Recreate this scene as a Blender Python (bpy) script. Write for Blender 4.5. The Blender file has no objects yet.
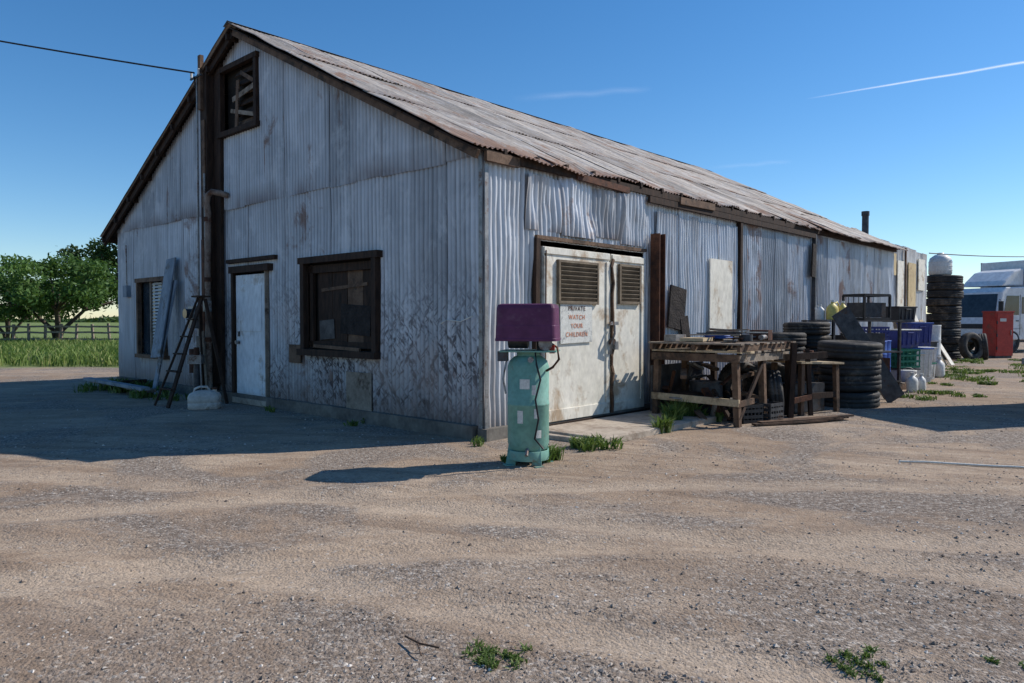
import bpy, math, random
import numpy as np
from mathutils import Vector, Matrix, Euler, noise
random.seed(7); rng=np.random.default_rng(7)
R=math.radians
scene=bpy.context.scene
COL=scene.collection

# ------------------------------------------------------------------ materials
class NT:
    def __init__(s,name):
        s.m=bpy.data.materials.new(name); s.m.use_nodes=True
        s.t=s.m.node_tree; s.n=s.t.nodes; s.l=s.t.links
        s.b=s.n['Principled BSDF']; s.tc=s.n.new('ShaderNodeTexCoord')
        s.b.inputs['Specular IOR Level'].default_value=.3
    def put(s,sock,v):
        if isinstance(v,bpy.types.NodeSocket): s.l.new(v,sock)
        elif isinstance(v,(tuple,list)) and len(v)==3 and sock.type=='RGBA': sock.default_value=(*v,1)
        else: sock.default_value=v
    def map(s,scale=(1,1,1),rot=(0,0,0),src='Object'):
        v=s.tc.outputs[src]
        if any(rot):
            n=s.n.new('ShaderNodeMapping'); s.l.new(v,n.inputs[0]); n.inputs['Rotation'].default_value=rot; v=n.outputs[0]
        n=s.n.new('ShaderNodeMapping'); s.l.new(v,n.inputs[0])
        n.inputs['Scale'].default_value=scale
        return n.outputs[0]
    def comb(s,x,y,z=0.):
        n=s.n.new('ShaderNodeCombineXYZ'); s.put(n.inputs[0],x); s.put(n.inputs[1],y); s.put(n.inputs[2],z); return n.outputs[0]
    def noise(s,vec,scale=1,detail=4,rough=.6,dist=0):
        n=s.n.new('ShaderNodeTexNoise'); s.l.new(vec,n.inputs['Vector'])
        n.inputs['Scale'].default_value=scale; n.inputs['Detail'].default_value=detail
        n.inputs['Roughness'].default_value=rough; n.inputs['Distortion'].default_value=dist
        return n.outputs['Fac']
    def ramp(s,fac,stops):
        n=s.n.new('ShaderNodeValToRGB'); s.put(n.inputs[0],fac); e=n.color_ramp.elements
        while len(e)<len(stops): e.new(.5)
        for k,(p,c) in zip(e,stops):
            k.position=p; k.color=(*c,1) if isinstance(c,(tuple,list)) else (c,c,c,1)
        return n.outputs[0]
    def mix(s,fac,a,b,blend='MIX'):
        n=s.n.new('ShaderNodeMix'); n.data_type='RGBA'; n.blend_type=blend
        s.put(n.inputs[0],fac); s.put(n.inputs[6],a); s.put(n.inputs[7],b); return n.outputs[2]
    def math(s,op,a,b=0.,clamp=False):
        n=s.n.new('ShaderNodeMath'); n.operation=op; n.use_clamp=clamp
        s.put(n.inputs[0],a); s.put(n.inputs[1],b); return n.outputs[0]
    def rng(s,v,a,b,c=0.,d=1.):
        n=s.n.new('ShaderNodeMapRange'); n.clamp=True
        s.put(n.inputs[0],v)
        for i,x in zip((1,2,3,4),(a,b,c,d)): n.inputs[i].default_value=x
        return n.outputs[0]
    def attr(s,name):
        n=s.n.new('ShaderNodeAttribute'); n.attribute_name=name; return n.outputs['Fac']
    def sep(s,vec):
        n=s.n.new('ShaderNodeSeparateXYZ'); s.l.new(vec,n.inputs[0]); return n.outputs
    def bump(s,h,strength=.3,dist=.02):
        n=s.n.new('ShaderNodeBump'); n.inputs['Strength'].default_value=strength; n.inputs['Distance'].default_value=dist
        s.l.new(h,n.inputs['Height']); s.l.new(n.outputs[0],s.b.inputs['Normal'])
    def out(s,col=None,rough=None,metal=None):
        if col is not None: s.put(s.b.inputs['Base Color'],col)
        if rough is not None: s.put(s.b.inputs['Roughness'],rough)
        if metal is not None: s.put(s.b.inputs['Metallic'],metal)
        return s.m

def mat(name,c1,c2,scale=6,rough=.7,metal=0.,bump=.2,stretch=(1,1,1),dirt=None,dirtamt=.5,dist=.01):
    t=NT(name); v=t.map(stretch)
    a=t.noise(v,scale,3,.65)
    col=t.ramp(a,[(.3,c1),(.7,c2)])
    if dirt:
        d=t.noise(t.map((1,1,1)),scale*.6,5,.75,.3)
        col=t.mix(t.rng(d,.62-dirtamt*.22,.7-dirtamt*.15),col,dirt)
    fine=t.noise(v,scale*6,2,.6)
    col=t.mix(.35,col,t.ramp(fine,[(.3,.35),(.7,1.)]),'MULTIPLY')
    t.bump(t.math('ADD',a,fine),bump,dist)
    return t.out(col,rough,metal)

M={}
M['wood_dark']=mat('weathered_dark_wood',(.018,.011,.008),(.065,.036,.023),5,.85,0,.5,(3,3,.6))
M['wood_brown']=mat('brown_wood',(.09,.05,.03),(.20,.125,.08),5,.8,0,.5,(1,1,1),(.05,.035,.025),.5)
M['wood_grey']=mat('grey_wood',(.2,.16,.12),(.36,.30,.24),5,.85,0,.5,(1,1,1),(.1,.07,.05),.4)
M['wood_pale']=mat('pale_wood',(.42,.32,.2),(.6,.47,.3),5,.8,0,.4,(1,1,1),(.25,.17,.1),.4)
M['rust']=mat('rusted_steel',(.05,.025,.018),(.16,.065,.035),8,.8,.1,.4)
M['pipe']=mat('rusty_painted_pipe',(.15,.10,.075),(.33,.26,.21),5,.7,0,.3,(2,2,.7),(.10,.045,.025),.5)
M['white_paint']=mat('weathered_cream_paint',(.72,.68,.57),(.82,.78,.68),2,.6,0,.2,(1,1,.6),(.46,.35,.24),.36)
M['white_door']=mat('white_metal_door',(.64,.70,.74),(.80,.83,.86),2,.5,0,.15,(1,1,.5),(.45,.42,.38),.25)
M['concrete']=mat('concrete',(.36,.30,.24),(.52,.44,.35),3,.9,0,.4,(1,1,1),(.26,.2,.15),.4)
M['found']=mat('foundation_concrete',(.1,.09,.08),(.22,.2,.17),3,.9,0,.4)
M['rubber']=mat('old_rubber',(.018,.018,.019),(.055,.052,.05),4,.75,0,.3,(1,1,1),(.13,.11,.09),.4)
M['black']=mat('black_plastic',(.015,.015,.017),(.035,.035,.038),6,.55,0,.15)
M['steel']=mat('dull_steel',(.2,.2,.2),(.38,.37,.36),7,.5,.6,.2,(1,1,1),(.15,.07,.04),.4)
M['steel_dark']=mat('dark_steel',(.04,.04,.045),(.11,.11,.115),6,.55,.4,.2,(1,1,1),(.1,.05,.03),.3)
M['teal']=mat('teal_enamel',(.14,.32,.26),(.23,.43,.35),3,.5,0,.12,(1,1,1),(.2,.15,.10),.3)
M['purple']=mat('faded_purple_plastic',(.085,.018,.06),(.14,.035,.10),2.5,.55,0,.06,(1,1,1),(.16,.07,.12),.2)
M['label']=mat('label',(.6,.6,.55),(.75,.74,.68),9,.6,0,.05,(1,1,1),(.3,.3,.3),.3)
M['blue']=mat('blue_plastic',(.02,.07,.35),(.04,.12,.45),4,.5,0,.1,(1,1,1),(.12,.12,.16),.2)
M['violet']=mat('violet_blue_plastic',(.03,.045,.20),(.06,.08,.30),4,.5,0,.1,(1,1,1),(.12,.12,.14),.3)
M['green']=mat('green_plastic',(.015,.16,.1),(.03,.26,.17),4,.5,0,.1)
M['yellow']=mat('yellow_plastic',(.6,.48,.12),(.72,.6,.2),4,.5,0,.1)
M['white_pl']=mat('white_plastic',(.62,.62,.6),(.78,.78,.76),4,.45,0,.1,(1,1,1),(.4,.36,.3),.25)
M['jug']=mat('dusty_translucent_plastic',(.5,.44,.38),(.66,.6,.54),5,.5,0,.15,(1,1,1),(.33,.26,.2),.35)
M['red']=mat('red_enamel',(.36,.025,.018),(.5,.045,.03),3,.45,0,.08,(1,1,1),(.2,.06,.04),.25)
M['truck_white']=mat('truck_white',(.7,.71,.72),(.8,.8,.8),1,.3,0,.03,(1,1,1),(.55,.52,.47),.15)
M['glass']=mat('dark_glass',(.02,.03,.04),(.05,.07,.09),2,.08,0,.02)
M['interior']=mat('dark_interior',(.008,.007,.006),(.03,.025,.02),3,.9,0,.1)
M['louvre']=mat('brown_louvre',(.12,.09,.06),(.24,.185,.125),6,.7,0,.2)
M['blind']=mat('window_blind',(.5,.52,.52),(.62,.63,.62),5,.6,0,.05)
M['bluegrey']=mat('blue_grey_board',(.16,.2,.25),(.3,.35,.4),3,.7,0,.2,(1,1,.5),(.12,.1,.08),.4)
M['plywood']=mat('plywood_panel',(.5,.38,.2),(.62,.49,.28),2,.7,0,.1,(1,1,.4),(.35,.24,.14),.3)
M['orange_text']=mat('orange_sign_paint',(.6,.2,.1),(.7,.3,.16),5,.6,0,.05)
M['bark']=mat('tree_bark',(.05,.04,.03),(.13,.10,.075),6,.9,0,.6,(3,3,.7))
M['burnt']=mat('burnt_rag',(.012,.01,.01),(.05,.04,.035),5,.95,0,.6,dist=.03)

def leafmat(name,a,b,c,tl=(.12,.2,.02)):
    t=NT(name); r=t.attr('rnd')
    col=t.ramp(r,[(0,a),(.6,b),(1,c)])
    t.out(col,.6,0); t.b.inputs['Specular IOR Level'].default_value=.25
    tr=t.n.new('ShaderNodeBsdfTranslucent'); t.put(tr.inputs[0],t.mix(.5,col,tl))
    mx=t.n.new('ShaderNodeMixShader'); mx.inputs[0].default_value=.3
    t.l.new(t.b.outputs[0],mx.inputs[1]); t.l.new(tr.outputs[0],mx.inputs[2])
    t.l.new(mx.outputs[0],t.n['Material Output'].inputs[0])
    return t.m
M['leaf']=leafmat('tree_foliage',(.04,.085,.02),(.085,.165,.04),(.15,.24,.065))
M['leaf_dark']=leafmat('dark_foliage',(.018,.04,.012),(.04,.08,.025),(.07,.12,.04))
M['weed']=leafmat('weed_leaves',(.06,.10,.02),(.12,.19,.045),(.22,.26,.09))
M['grass']=leafmat('grass_blades',(.10,.16,.035),(.17,.25,.06),(.33,.34,.13))

def corrmat(name,c1,c2,tintlo,tinthi,rustcol,rust_t,stain=False,metal=.25,rough=.5,up=2,ribshade=.62):
    t=NT(name); obj=t.tc.outputs['Object']; xyz=t.sep(obj)
    st=[8,8,8]; st[up]=.3
    streak=t.noise(t.map(tuple(st)),1,4,.65)
    big=t.noise(obj,.8,4,.65,.4)
    fac=t.math('ADD',t.math('MULTIPLY',streak,.5),t.math('MULTIPLY',big,.5))
    col=t.ramp(fac,[(.38,c1),(.58,c2)])
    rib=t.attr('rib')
    col=t.mix(t.rng(streak,.3,.6,.95,.55),col,t.ramp(rib,[(0.05,ribshade),(.6,1.02)]),'MULTIPLY')  # painted cavity shade: rib valleys darkened in the colour so the ribs read
    r=t.attr('rnd')
    col=t.mix(1.,col,t.ramp(r,[(0,tintlo),(.35,tintlo*.4+tinthi*.6),(1,tinthi)]),'MULTIPLY')
    ox=t.rng(t.noise(t.map((2.2,2.2,1.1)),1,5,.7,.5),.52,.66)
    col=t.mix(t.math('MULTIPLY',ox,.4),col,(.76,.77,.78))
    e=t.attr('edge')
    col=t.mix(t.math('MULTIPLY',t.math('MULTIPLY',e,t.rng(big,.38,.58)),.65),col,(rustcol[0]*.7,rustcol[1]*.7,rustcol[2]*.8))
    rn=t.noise(t.map((1.3,1.3,.8)),1.2,6,.72,.6)
    rn2=t.math('ADD',rn,t.math('MULTIPLY',t.attr('rust'),.2))
    rm=t.rng(rn2,rust_t,rust_t+.1)
    col=t.mix(t.math('MULTIPLY',rm,.8),col,t.ramp(streak,[(.3,rustcol),(.7,(rustcol[0]*1.7,rustcol[1]*1.8,rustcol[2]*2))]))
    if stain:
        d1=t.noise(t.map((1,15,1.4),(R(28),0,0)),1.,4,.7,1.2)
        d2=t.noise(t.map((1,18,2.2),(R(-32),0,0)),1.,4,.65,1.0)
        m=t.math('MAXIMUM',t.rng(d1,.50,.56),t.rng(d2,.53,.59))
        m=t.math('MULTIPLY',m,t.rng(t.noise(obj,7,3,.7),.38,.5))
        zone=t.math('MULTIPLY',t.rng(xyz[2],2.4,1.2),t.rng(t.noise(t.map((1,.45,.5)),1.1,3,.5),.34,.50))
        zone=t.math('MULTIPLY',zone,t.rng(xyz[1],9.5,7.0))
        col=t.mix(t.math('MULTIPLY',t.math('MULTIPLY',m,zone),.94),col,(.045,.038,.045))
        zl=t.rng(t.math('SUBTRACT',xyz[2],t.math('MULTIPLY',streak,1.2)),.35,-.4)
        col=t.mix(t.math('MULTIPLY',zl,.65),col,(.14,.105,.09))
        pk=t.math('MULTIPLY',t.rng(big,.5,.62),t.rng(xyz[2],2.2,.8))
        col=t.mix(t.math('MULTIPLY',pk,.5),col,(.36,.30,.27))
    else:
        zl=t.rng(t.math('SUBTRACT',xyz[2],t.math('MULTIPLY',streak,.9)),.3,-.3)
        col=t.mix(t.math('MULTIPLY',zl,.5),col,(.2,.14,.1))
        fd=t.math('MULTIPLY',t.rng(streak,.5,.58),t.rng(big,.40,.54))
        col=t.mix(t.math('MULTIPLY',fd,.55),col,(.22,.19,.17))
    t.bump(t.noise(t.map((5,5,5)),1,3,.6),.25,.02)
    return t.out(col,t.ramp(rm,[(0,rough),(1,.85)]),t.rng(rm,0,1,metal,0))
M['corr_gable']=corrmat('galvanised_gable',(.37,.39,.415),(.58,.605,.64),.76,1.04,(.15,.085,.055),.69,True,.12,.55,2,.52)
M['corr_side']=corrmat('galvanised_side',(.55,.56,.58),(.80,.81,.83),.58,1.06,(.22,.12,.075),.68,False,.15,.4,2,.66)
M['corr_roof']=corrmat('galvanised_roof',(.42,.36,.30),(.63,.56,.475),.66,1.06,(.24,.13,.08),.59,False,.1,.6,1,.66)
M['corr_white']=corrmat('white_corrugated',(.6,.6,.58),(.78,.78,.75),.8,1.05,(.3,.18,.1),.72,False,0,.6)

# ------------------------------------------------------------------ mesh helpers
def empty(name,loc=(0,0,0),rz=0,parent=None):
    e=bpy.data.objects.new(name,None); COL.objects.link(e); e.location=loc; e.rotation_euler=(0,0,rz)
    e.empty_display_size=.2
    if parent: e.parent=parent
    return e

class MB:
    def __init__(s): s.v=[];s.f=[];s.mi=[];s.sm=[];s.mats=[]
    def add(s,vs,fs,m,smooth=False):
        m=M[m] if isinstance(m,str) else m
        if m not in s.mats: s.mats.append(m)
        i=s.mats.index(m); o=len(s.v); s.v+= [tuple(v) for v in vs]
        for f in fs: s.f.append(tuple(k+o for k in f)); s.mi.append(i); s.sm.append(smooth)
        return s
    def box(s,c,size,m,rot=(0,0,0),top=(1,1),shift=(0,0)):
        hx,hy,hz=[q/2 for q in size]; E=Euler(rot).to_matrix(); c=Vector(c); vs=[]
        for z in (-1,1):
            k=top if z>0 else (1,1); sh=shift if z>0 else (0,0)
            for x,y in ((-1,-1),(1,-1),(1,1),(-1,1)):
                vs.append(c+E@Vector((x*hx*k[0]+sh[0],y*hy*k[1]+sh[1],z*hz)))
        return s.add(vs,[(3,2,1,0),(4,5,6,7),(0,1,5,4),(1,2,6,5),(2,3,7,6),(3,0,4,7)],m)
    def frame(s,p0,p1):
        d=(Vector(p1)-Vector(p0)).normalized()
        a=Vector((0,0,1)) if abs(d.z)<.95 else Vector((0,1,0))
        x=d.cross(a).normalized(); y=x.cross(d).normalized(); return x,y
    def beam(s,p0,p1,w,h,m):
        x,y=s.frame(p0,p1); p0=Vector(p0);p1=Vector(p1); vs=[]
        for p in (p0,p1):
            for a,b in ((-1,-1),(1,-1),(1,1),(-1,1)): vs.append(p+x*a*w/2+y*b*h/2)
        return s.add(vs,[(3,2,1,0),(4,5,6,7),(0,1,5,4),(1,2,6,5),(2,3,7,6),(3,0,4,7)],m)
    def cyl(s,p0,p1,r0,r1,m,seg=16,caps=True):
        x,y=s.frame(p0,p1); p0=Vector(p0);p1=Vector(p1); vs=[];fs=[]
        for p,r in ((p0,r0),(p1,r1)):
            for i in range(seg):
                a=2*math.pi*i/seg; vs.append(p+x*math.cos(a)*r+y*math.sin(a)*r)
        for i in range(seg):
            j=(i+1)%seg; fs.append((i,j,seg+j,seg+i))
        s.add(vs,fs,m,True)
        if caps:
            s.add(vs[:seg],[tuple(range(seg))[::-1]],m); s.add(vs[seg:],[tuple(range(seg))],m)
        return s
    def tube(s,pts,r,m,seg=8,r1=None):
        pts=[Vector(p) for p in pts]; vs=[];fs=[]; L=len(pts)-1
        for k,p in enumerate(pts):
            d=pts[min(k+1,L)]-pts[max(k-1,0)]
            x,y=s.frame((0,0,0),d); q=r if r1 is None else r+(r1-r)*k/L
            for i in range(seg):
                a=2*math.pi*i/seg; vs.append(p+x*math.cos(a)*q+y*math.sin(a)*q)
        for k in range(L):
            for i in range(seg):
                j=(i+1)%seg; fs.append((k*seg+i,k*seg+j,(k+1)*seg+j,(k+1)*seg+i))
        return s.add(vs,fs,m,True)
    def lathe(s,prof,Mx,m,seg=32,closed=False,mod=None,smooth=True):
        vs=[];fs=[];n=len(prof)
        for i in range(seg):
            a=2*math.pi*i/seg
            for k,(r,z) in enumerate(prof):
                rr=r+(mod(i,k) if mod else 0)
                vs.append(Mx@Vector((math.cos(a)*rr,math.sin(a)*rr,z)))
        for i in range(seg):
            j=(i+1)%seg
            for k in range(n if closed else n-1):
                l=(k+1)%n; fs.append((i*n+k,j*n+k,j*n+l,i*n+l))
        return s.add(vs,fs,m,smooth)
    def obj(s,name,parent=None,loc=(0,0,0),rot=(0,0,0),bevel=0):
        me=bpy.data.meshes.new(name); me.from_pydata(s.v,[],s.f)
        for m in s.mats: me.materials.append(m)
        me.polygons.foreach_set('material_index',s.mi); me.polygons.foreach_set('use_smooth',s.sm); me.update()
        o=bpy.data.objects.new(name,me); COL.objects.link(o); o.location=loc; o.rotation_euler=rot
        if parent: o.parent=parent
        if bevel:
            b=o.modifiers.new('bevel','BEVEL'); b.width=bevel; b.segments=2; b.limit_method='ANGLE'; b.angle_limit=R(50)
        return o

def T(x=0,y=0,z=0,rot=(0,0,0)): return Matrix.Translation((x,y,z))@Euler(rot).to_matrix().to_4x4()

def fast(name,V,F,mat_,attrs=None,parent=None,smooth=False):
    me=bpy.data.meshes.new(name); n=F.shape[1]
    me.vertices.add(len(V)); me.vertices.foreach_set('co',V.astype(np.float32).ravel())
    me.loops.add(F.size); me.loops.foreach_set('vertex_index',F.astype(np.int32).ravel())
    me.polygons.add(len(F)); me.polygons.foreach_set('loop_start',np.arange(0,F.size,n,dtype=np.int32))
    me.polygons.foreach_set('loop_total',np.full(len(F),n,dtype=np.int32))
    me.polygons.foreach_set('use_smooth',np.full(len(F),smooth))
    me.update(calc_edges=True); me.validate()
    for k,a in (attrs or {}).items():
        at=me.attributes.new(k,'FLOAT','POINT'); at.data.foreach_set('value',a.astype(np.float32))
    me.materials.append(mat_)
    o=bpy.data.objects.new(name,me); COL.objects.link(o)
    if parent: o.parent=parent
    return o

# ------------------------------------------------------------------ building frame
ANG=math.atan2(.735,.678)
C=Vector((-.35,9.1,0)); U=Vector((math.cos(ANG),math.sin(ANG),0)); V_=Vector((-math.sin(ANG),math.cos(ANG),0))
def B(x,y,z=0): return C+U*x+V_*y+Vector((0,0,z))
W=12.1; LEN=17.0; EH=3.6; RH=6.62; HW=W/2
SL=math.hypot(HW,RH-EH); upR=Vector((0,HW/SL,(RH-EH)/SL)); 
bld=empty('corrugated_metal_warehouse',C,ANG)

def corr(name,parent,origin,ax,up,out,a0,a1,z0,z1,mt,openings=(),sheet=.66,lam=.088,amp=.0135,row=.33,warp=.012,sub=6,seed=0,bulge=None,smooth=True,rustf=None):
    rr=random.Random(seed); origin=Vector(origin);ax=Vector(ax);up=Vector(up);out=Vector(out)
    V=[];F=[];A=[];E=[];Ru=[];Rb=[]
    i=0; a=a0
    while a<a1-1e-4:
        w=min(sheet*rr.uniform(.97,1.03),a1-a); b=min(a+w+.025,a1)
        rv=rr.random(); off=(i%2)*.005+rr.uniform(0,.003); tilt=rr.uniform(-.005,.005)
        dz0=rr.uniform(0,1); dz1=rr.uniform(0,1); rst=rr.random()**2
        nc=max(2,int((b-a)/(lam/sub))+1); cols=np.linspace(a,b,nc)
        lo=min(z0(a,dz0),z0(b,dz0)); hi=max(z1(a,dz1),z1(b,dz1))
        lev=set(np.arange(lo,hi,row).tolist()+[lo,hi])
        for o in openings:
            for q in (o[2],o[3]):
                if lo<q<hi: lev.add(q)
        lev=sorted(lev); base=len(V); nl=len(lev)
        for c in cols:
            zl=z0(c,dz0); zh=z1(c,dz1)
            sn=math.sin(2*math.pi*c/lam); s=amp*sn
            for q in lev:
                z=min(max(q,zl),zh)
                d=s+off+tilt*(c-a)/max(w,.1)+warp*noise.noise((c*1.1+seed*3.1,z*.9,i*.15))
                d+=warp*.5*noise.noise((c*4+seed,z*2.2,5))
                if bulge: d+=bulge(c,z,rr,i)
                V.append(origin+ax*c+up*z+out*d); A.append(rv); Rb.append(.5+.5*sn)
                e=max(math.exp(-(c-a)/.02)*.8,math.exp(-(zh-z)/.1)*.6,math.exp(-(z-zl)/.12))
                E.append(min(e,1)); Ru.append(rst if not rustf else rustf(c,z,rst))
        for ci in range(nc-1):
            cm=(cols[ci]+cols[ci+1])/2
            for k in range(nl-1):
                zm=(lev[k]+lev[k+1])/2
                if any(o[0]<cm<o[1] and o[2]<zm<o[3] for o in openings): continue
                p=base+ci*nl+k; q=p+nl
                if abs((V[p]-V[p+1]).length)<1e-4 and abs((V[q]-V[q+1]).length)<1e-4: continue
                F.append((p,q,q+1,p+1))
        a+=w; i+=1
    return fast(name,np.array([tuple(v) for v in V]),np.array(F),M[mt],{'rnd':np.array(A),'edge':np.array(E),'rust':np.array(Ru),'rib':np.array(Rb)},parent,smooth)

WIN=(2.12,4.0,1.0,2.42); DOOR=(5.2,6.3,.0,2.34); SWIN=(9.4,10.8,.72,2.36); VENT=(5.45,6.75,4.88,6.05)
gtop=lambda a,d: EH+(RH-EH)*(1-abs(a-HW)/HW)-.04
def gdent(c,z,rr,i): return .02*noise.noise((c*2.6,z*1.7,7))*max(0,1.4-z*.5)
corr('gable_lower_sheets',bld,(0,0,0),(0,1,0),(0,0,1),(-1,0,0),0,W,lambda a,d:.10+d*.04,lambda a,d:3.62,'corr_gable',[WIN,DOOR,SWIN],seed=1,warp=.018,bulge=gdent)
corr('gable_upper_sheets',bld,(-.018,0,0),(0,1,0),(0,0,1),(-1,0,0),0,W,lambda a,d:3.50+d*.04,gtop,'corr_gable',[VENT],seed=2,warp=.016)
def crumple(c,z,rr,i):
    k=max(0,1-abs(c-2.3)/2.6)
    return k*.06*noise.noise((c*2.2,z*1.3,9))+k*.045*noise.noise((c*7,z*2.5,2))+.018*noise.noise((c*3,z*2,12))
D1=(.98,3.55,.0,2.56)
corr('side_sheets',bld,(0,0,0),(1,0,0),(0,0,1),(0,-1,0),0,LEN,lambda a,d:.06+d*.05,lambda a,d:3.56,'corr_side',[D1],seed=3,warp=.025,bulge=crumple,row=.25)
corr('side_patch_sheets',bld,(0,-.035,0),(1,0,0),(0,0,1),(0,-1,0),.75,3.6,lambda a,d:2.62+.14*d,lambda a,d:3.5-.14*d,'corr_side',[],seed=11,warp=.08,bulge=crumple,sheet=.72,row=.12)
corr('side_hanging_sheets',bld,(0,-.04,0),(1,0,0),(0,0,1),(0,-1,0),3.9,6.8,lambda a,d:.3+.6*d,lambda a,d:3.3-.08*d,'corr_side',[],seed=12,warp=.05,sheet=.7)
corr('side_rear_sheets',bld,(0,-.035,0),(1,0,0),(0,0,1),(0,-1,0),10.7,14.1,lambda a,d:.3+.3*d,lambda a,d:3.45-.05*d,'corr_side',[],seed=15,warp=.04,sheet=.8)
corr('rear_gable_sheets',bld,(LEN,0,0),(0,1,0),(0,0,1),(1,0,0),0,W,lambda a,d:.1,gtop,'corr_side',[],seed=4,sub=4,row=1)
corr('far_side_sheets',bld,(0,W,0),(1,0,0),(0,0,1),(0,1,0),0,LEN,lambda a,d:.1,lambda a,d:EH,'corr_side',[],seed=5,sub=4,row=1)
OV=.27
nR=Vector((0,-upR.z,upR.y))
roofbase=Vector((0,0,EH+.05))
def eave0(a,d): return -.07-.13*d
tiers=[(lambda a,d:eave0(a,d),lambda a,d:2.35),(lambda a,d:2.25-.08*d,lambda a,d:4.65),(lambda a,d:4.55-.08*d,lambda a,d:SL+.02)]
def curl(c,z,rr,i):
    k=max(0,1-(z+.2)/.5) if z<.3 else 0
    return k*.08*noise.noise((c*1.3,4,i*.3))
for k,(f0,f1) in enumerate(tiers):
    corr('roof_tier',bld,roofbase+nR*(.016*k),(1,0,0),upR,nR,-OV,LEN+.3,f0,f1,'corr_roof',[],seed=20+k,row=.4,warp=.03,bulge=curl if k==0 else None,sheet=.7,rustf=lambda c,z,r:r*.6+max(0,1-max(z,0)/.9)*max(.3,1-c/6)*1.3)
upL=Vector((0,-upR.y,upR.z)); nL=Vector((0,upR.z,upR.y)); 
corr('roof_far_slope',bld,Vector((0,W,EH+.05)),(1,0,0),upL,nL,-OV,LEN+.3,lambda a,d:-.45-.05*d,lambda a,d:SL+.02,'corr_roof',[],seed=30,row=.6,warp=.03,sub=4,sheet=.7)
corr('roof_loose_sheets',bld,roofbase+nR*.03,(1,0,0),upR,nR,11.0,LEN+.35,lambda a,d:-.3-.1*d,lambda a,d:1.3+d*.3,'corr_roof',[],seed=33,row=.3,warp=.05,sheet=.8)
t=MB(); t.add([(-OV,HW-.16,RH+.045),(LEN+.3,HW-.16,RH+.045),(LEN+.3,HW,RH+.115),(-OV,HW,RH+.115),(LEN+.3,HW+.16,RH+.045),(-OV,HW+.16,RH+.045)],[(0,1,2,3),(3,2,4,5)],'steel'); t.obj('ridge_cap',bld)
t=MB()
def slope(y,z0=EH): return z0+(RH-EH)*(1-abs(y-HW)/HW)
for sgn,y0,y1 in ((1,-.06,HW),(-1,W+.42,HW)):
    n=9
    for i in range(n):
        ya=y0+(y1-y0)*i/n; yb=y0+(y1-y0)*(i+.96)/n
        t.beam((LEN/2,ya,slope(ya)),(LEN/2,yb,slope(yb)),LEN+2*OV-.06,.022,'wood_dark')
t.obj('roof_deck',bld)
t=MB()
x,w=-.16,.05
t.beam((x,-.06,slope(-.06)-.065),(x,HW-.01,RH-.065),w,.11,'wood_brown')
t.beam((x,W+.42,slope(W+.42)-.075),(x,HW+.01,RH-.075),w,.13,'wood_dark')
for i in range(9):
    y=W+.3-i*.78
    t.beam((-OV+.03,y,slope(y)-.075),(.1,y,slope(y)-.075),.06,.10,'wood_dark')
for i in range(5):
    y=.2+i*1.3
    t.beam((-OV+.12,y,slope(y)-.075),(.1,y,slope(y)-.075),.05,.09,'wood_dark')
t.obj('rake_boards',bld)
t=MB()
t.box((LEN/2,-.06,3.53),(LEN,.05,.10),'wood_dark')
t.box((7.1,-.10,3.41),(7.0,.05,.10),'wood_dark')
t.box((.25,-.085,3.5),(.6,.05,.12),'wood_brown'); t.box((2.4,-.09,3.49),(1.3,.04,.09),'rust',(0,R(1.5),0)); t.box((5.1,-.14,3.5),(1.2,.03,.12),'wood_brown',(0,R(-1),0))
for i in range(28): t.box((.3+i*.62,-.04,3.60),(.05,.12,.07),'wood_dark')
t.box((6.86,-.07,1.9),(.09,.09,3.1),'wood_dark')
t.box((10.62,-.08,1.9),(.07,.09,3.1),'steel_dark')
t.box((10.5,-.11,2.85),(.2,.04,.75),'burnt',(0,R(4),0))
t.box((3.78,-.16,1.42),(.16,.03,2.9),'rust'); t.box((3.70,-.16,1.42),(.015,.17,2.9),'rust'); t.box((3.86,-.16,1.42),(.015,.17,2.9),'rust')
t.box((.93,-.05,1.33),(.08,.07,2.5),'wood_dark',(0,R(.6),0))
t.box((2.26,-.045,2.6),(2.66,.06,.05),'wood_brown')
t.obj('eave_boards_and_posts',bld)
t=MB()
t.box((LEN/2,-.02,.0),(LEN+.1,.16,.3),'found'); t.box((-.02,W/2,.0),(.16,W-.2,.36),'found')
t.box((LEN/2,W/2,-.02),(LEN-.3,W-.3,.1),'found')
t.obj('foundation',bld)
t=MB(); t.box((-.028,.025,1.85),(.008,.06,3.5),'steel'); t.box((.02,-.032,1.85),(.06,.008,3.5),'steel'); t.obj('corner_flashing',bld)

t=MB()
t.box((-.13,7.12,3.1),(.18,.26,6.2),'wood_dark',(0,0,0))
t.box((-.06,6.86,3.25),(.06,.24,5.9),'wood_dark',(R(.3),0,0))
t.box((-.24,7.16,5.9),(.07,.10,1.0),'wood_brown'); t.box((-.235,7.1,4.4),(.02,.12,1.6),'wood_brown'); t.box((-.235,7.17,1.9),(.02,.1,2.2),'rust')
t.obj('gable_post',bld)
t=MB()
t.tube([(-.30,6.80,3.45),(-.33,6.79,3.62),(-.33,6.74,3.76),(-.30,6.64,3.82),(-.18,6.56,3.80),(-.05,6.54,3.77)],.055,'pipe',10)
t.tube([(-.30,6.80,3.46),(-.30,6.85,2.4),(-.28,6.88,1.2),(-.26,6.9,.1)],.055,'pipe',10)
for z in (3.3,2.2,1.1): t.cyl((-.30,6.82+(3.3-z)*.025,z),(-.30,6.82+(3.3-z)*.025,z+.08),.068,.068,'rust',12)
t.tube([(-.25,7.3,6.0),(-.25,7.32,3.),(-.26,7.34,.7)],.02,'steel')
t.tube([(-.27,7.0,4.2),(-.27,6.98,2.1),(-.27,7.0,.9)],.02,'steel')
t.obj('conduit_pipes',bld)
t=MB()
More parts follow.
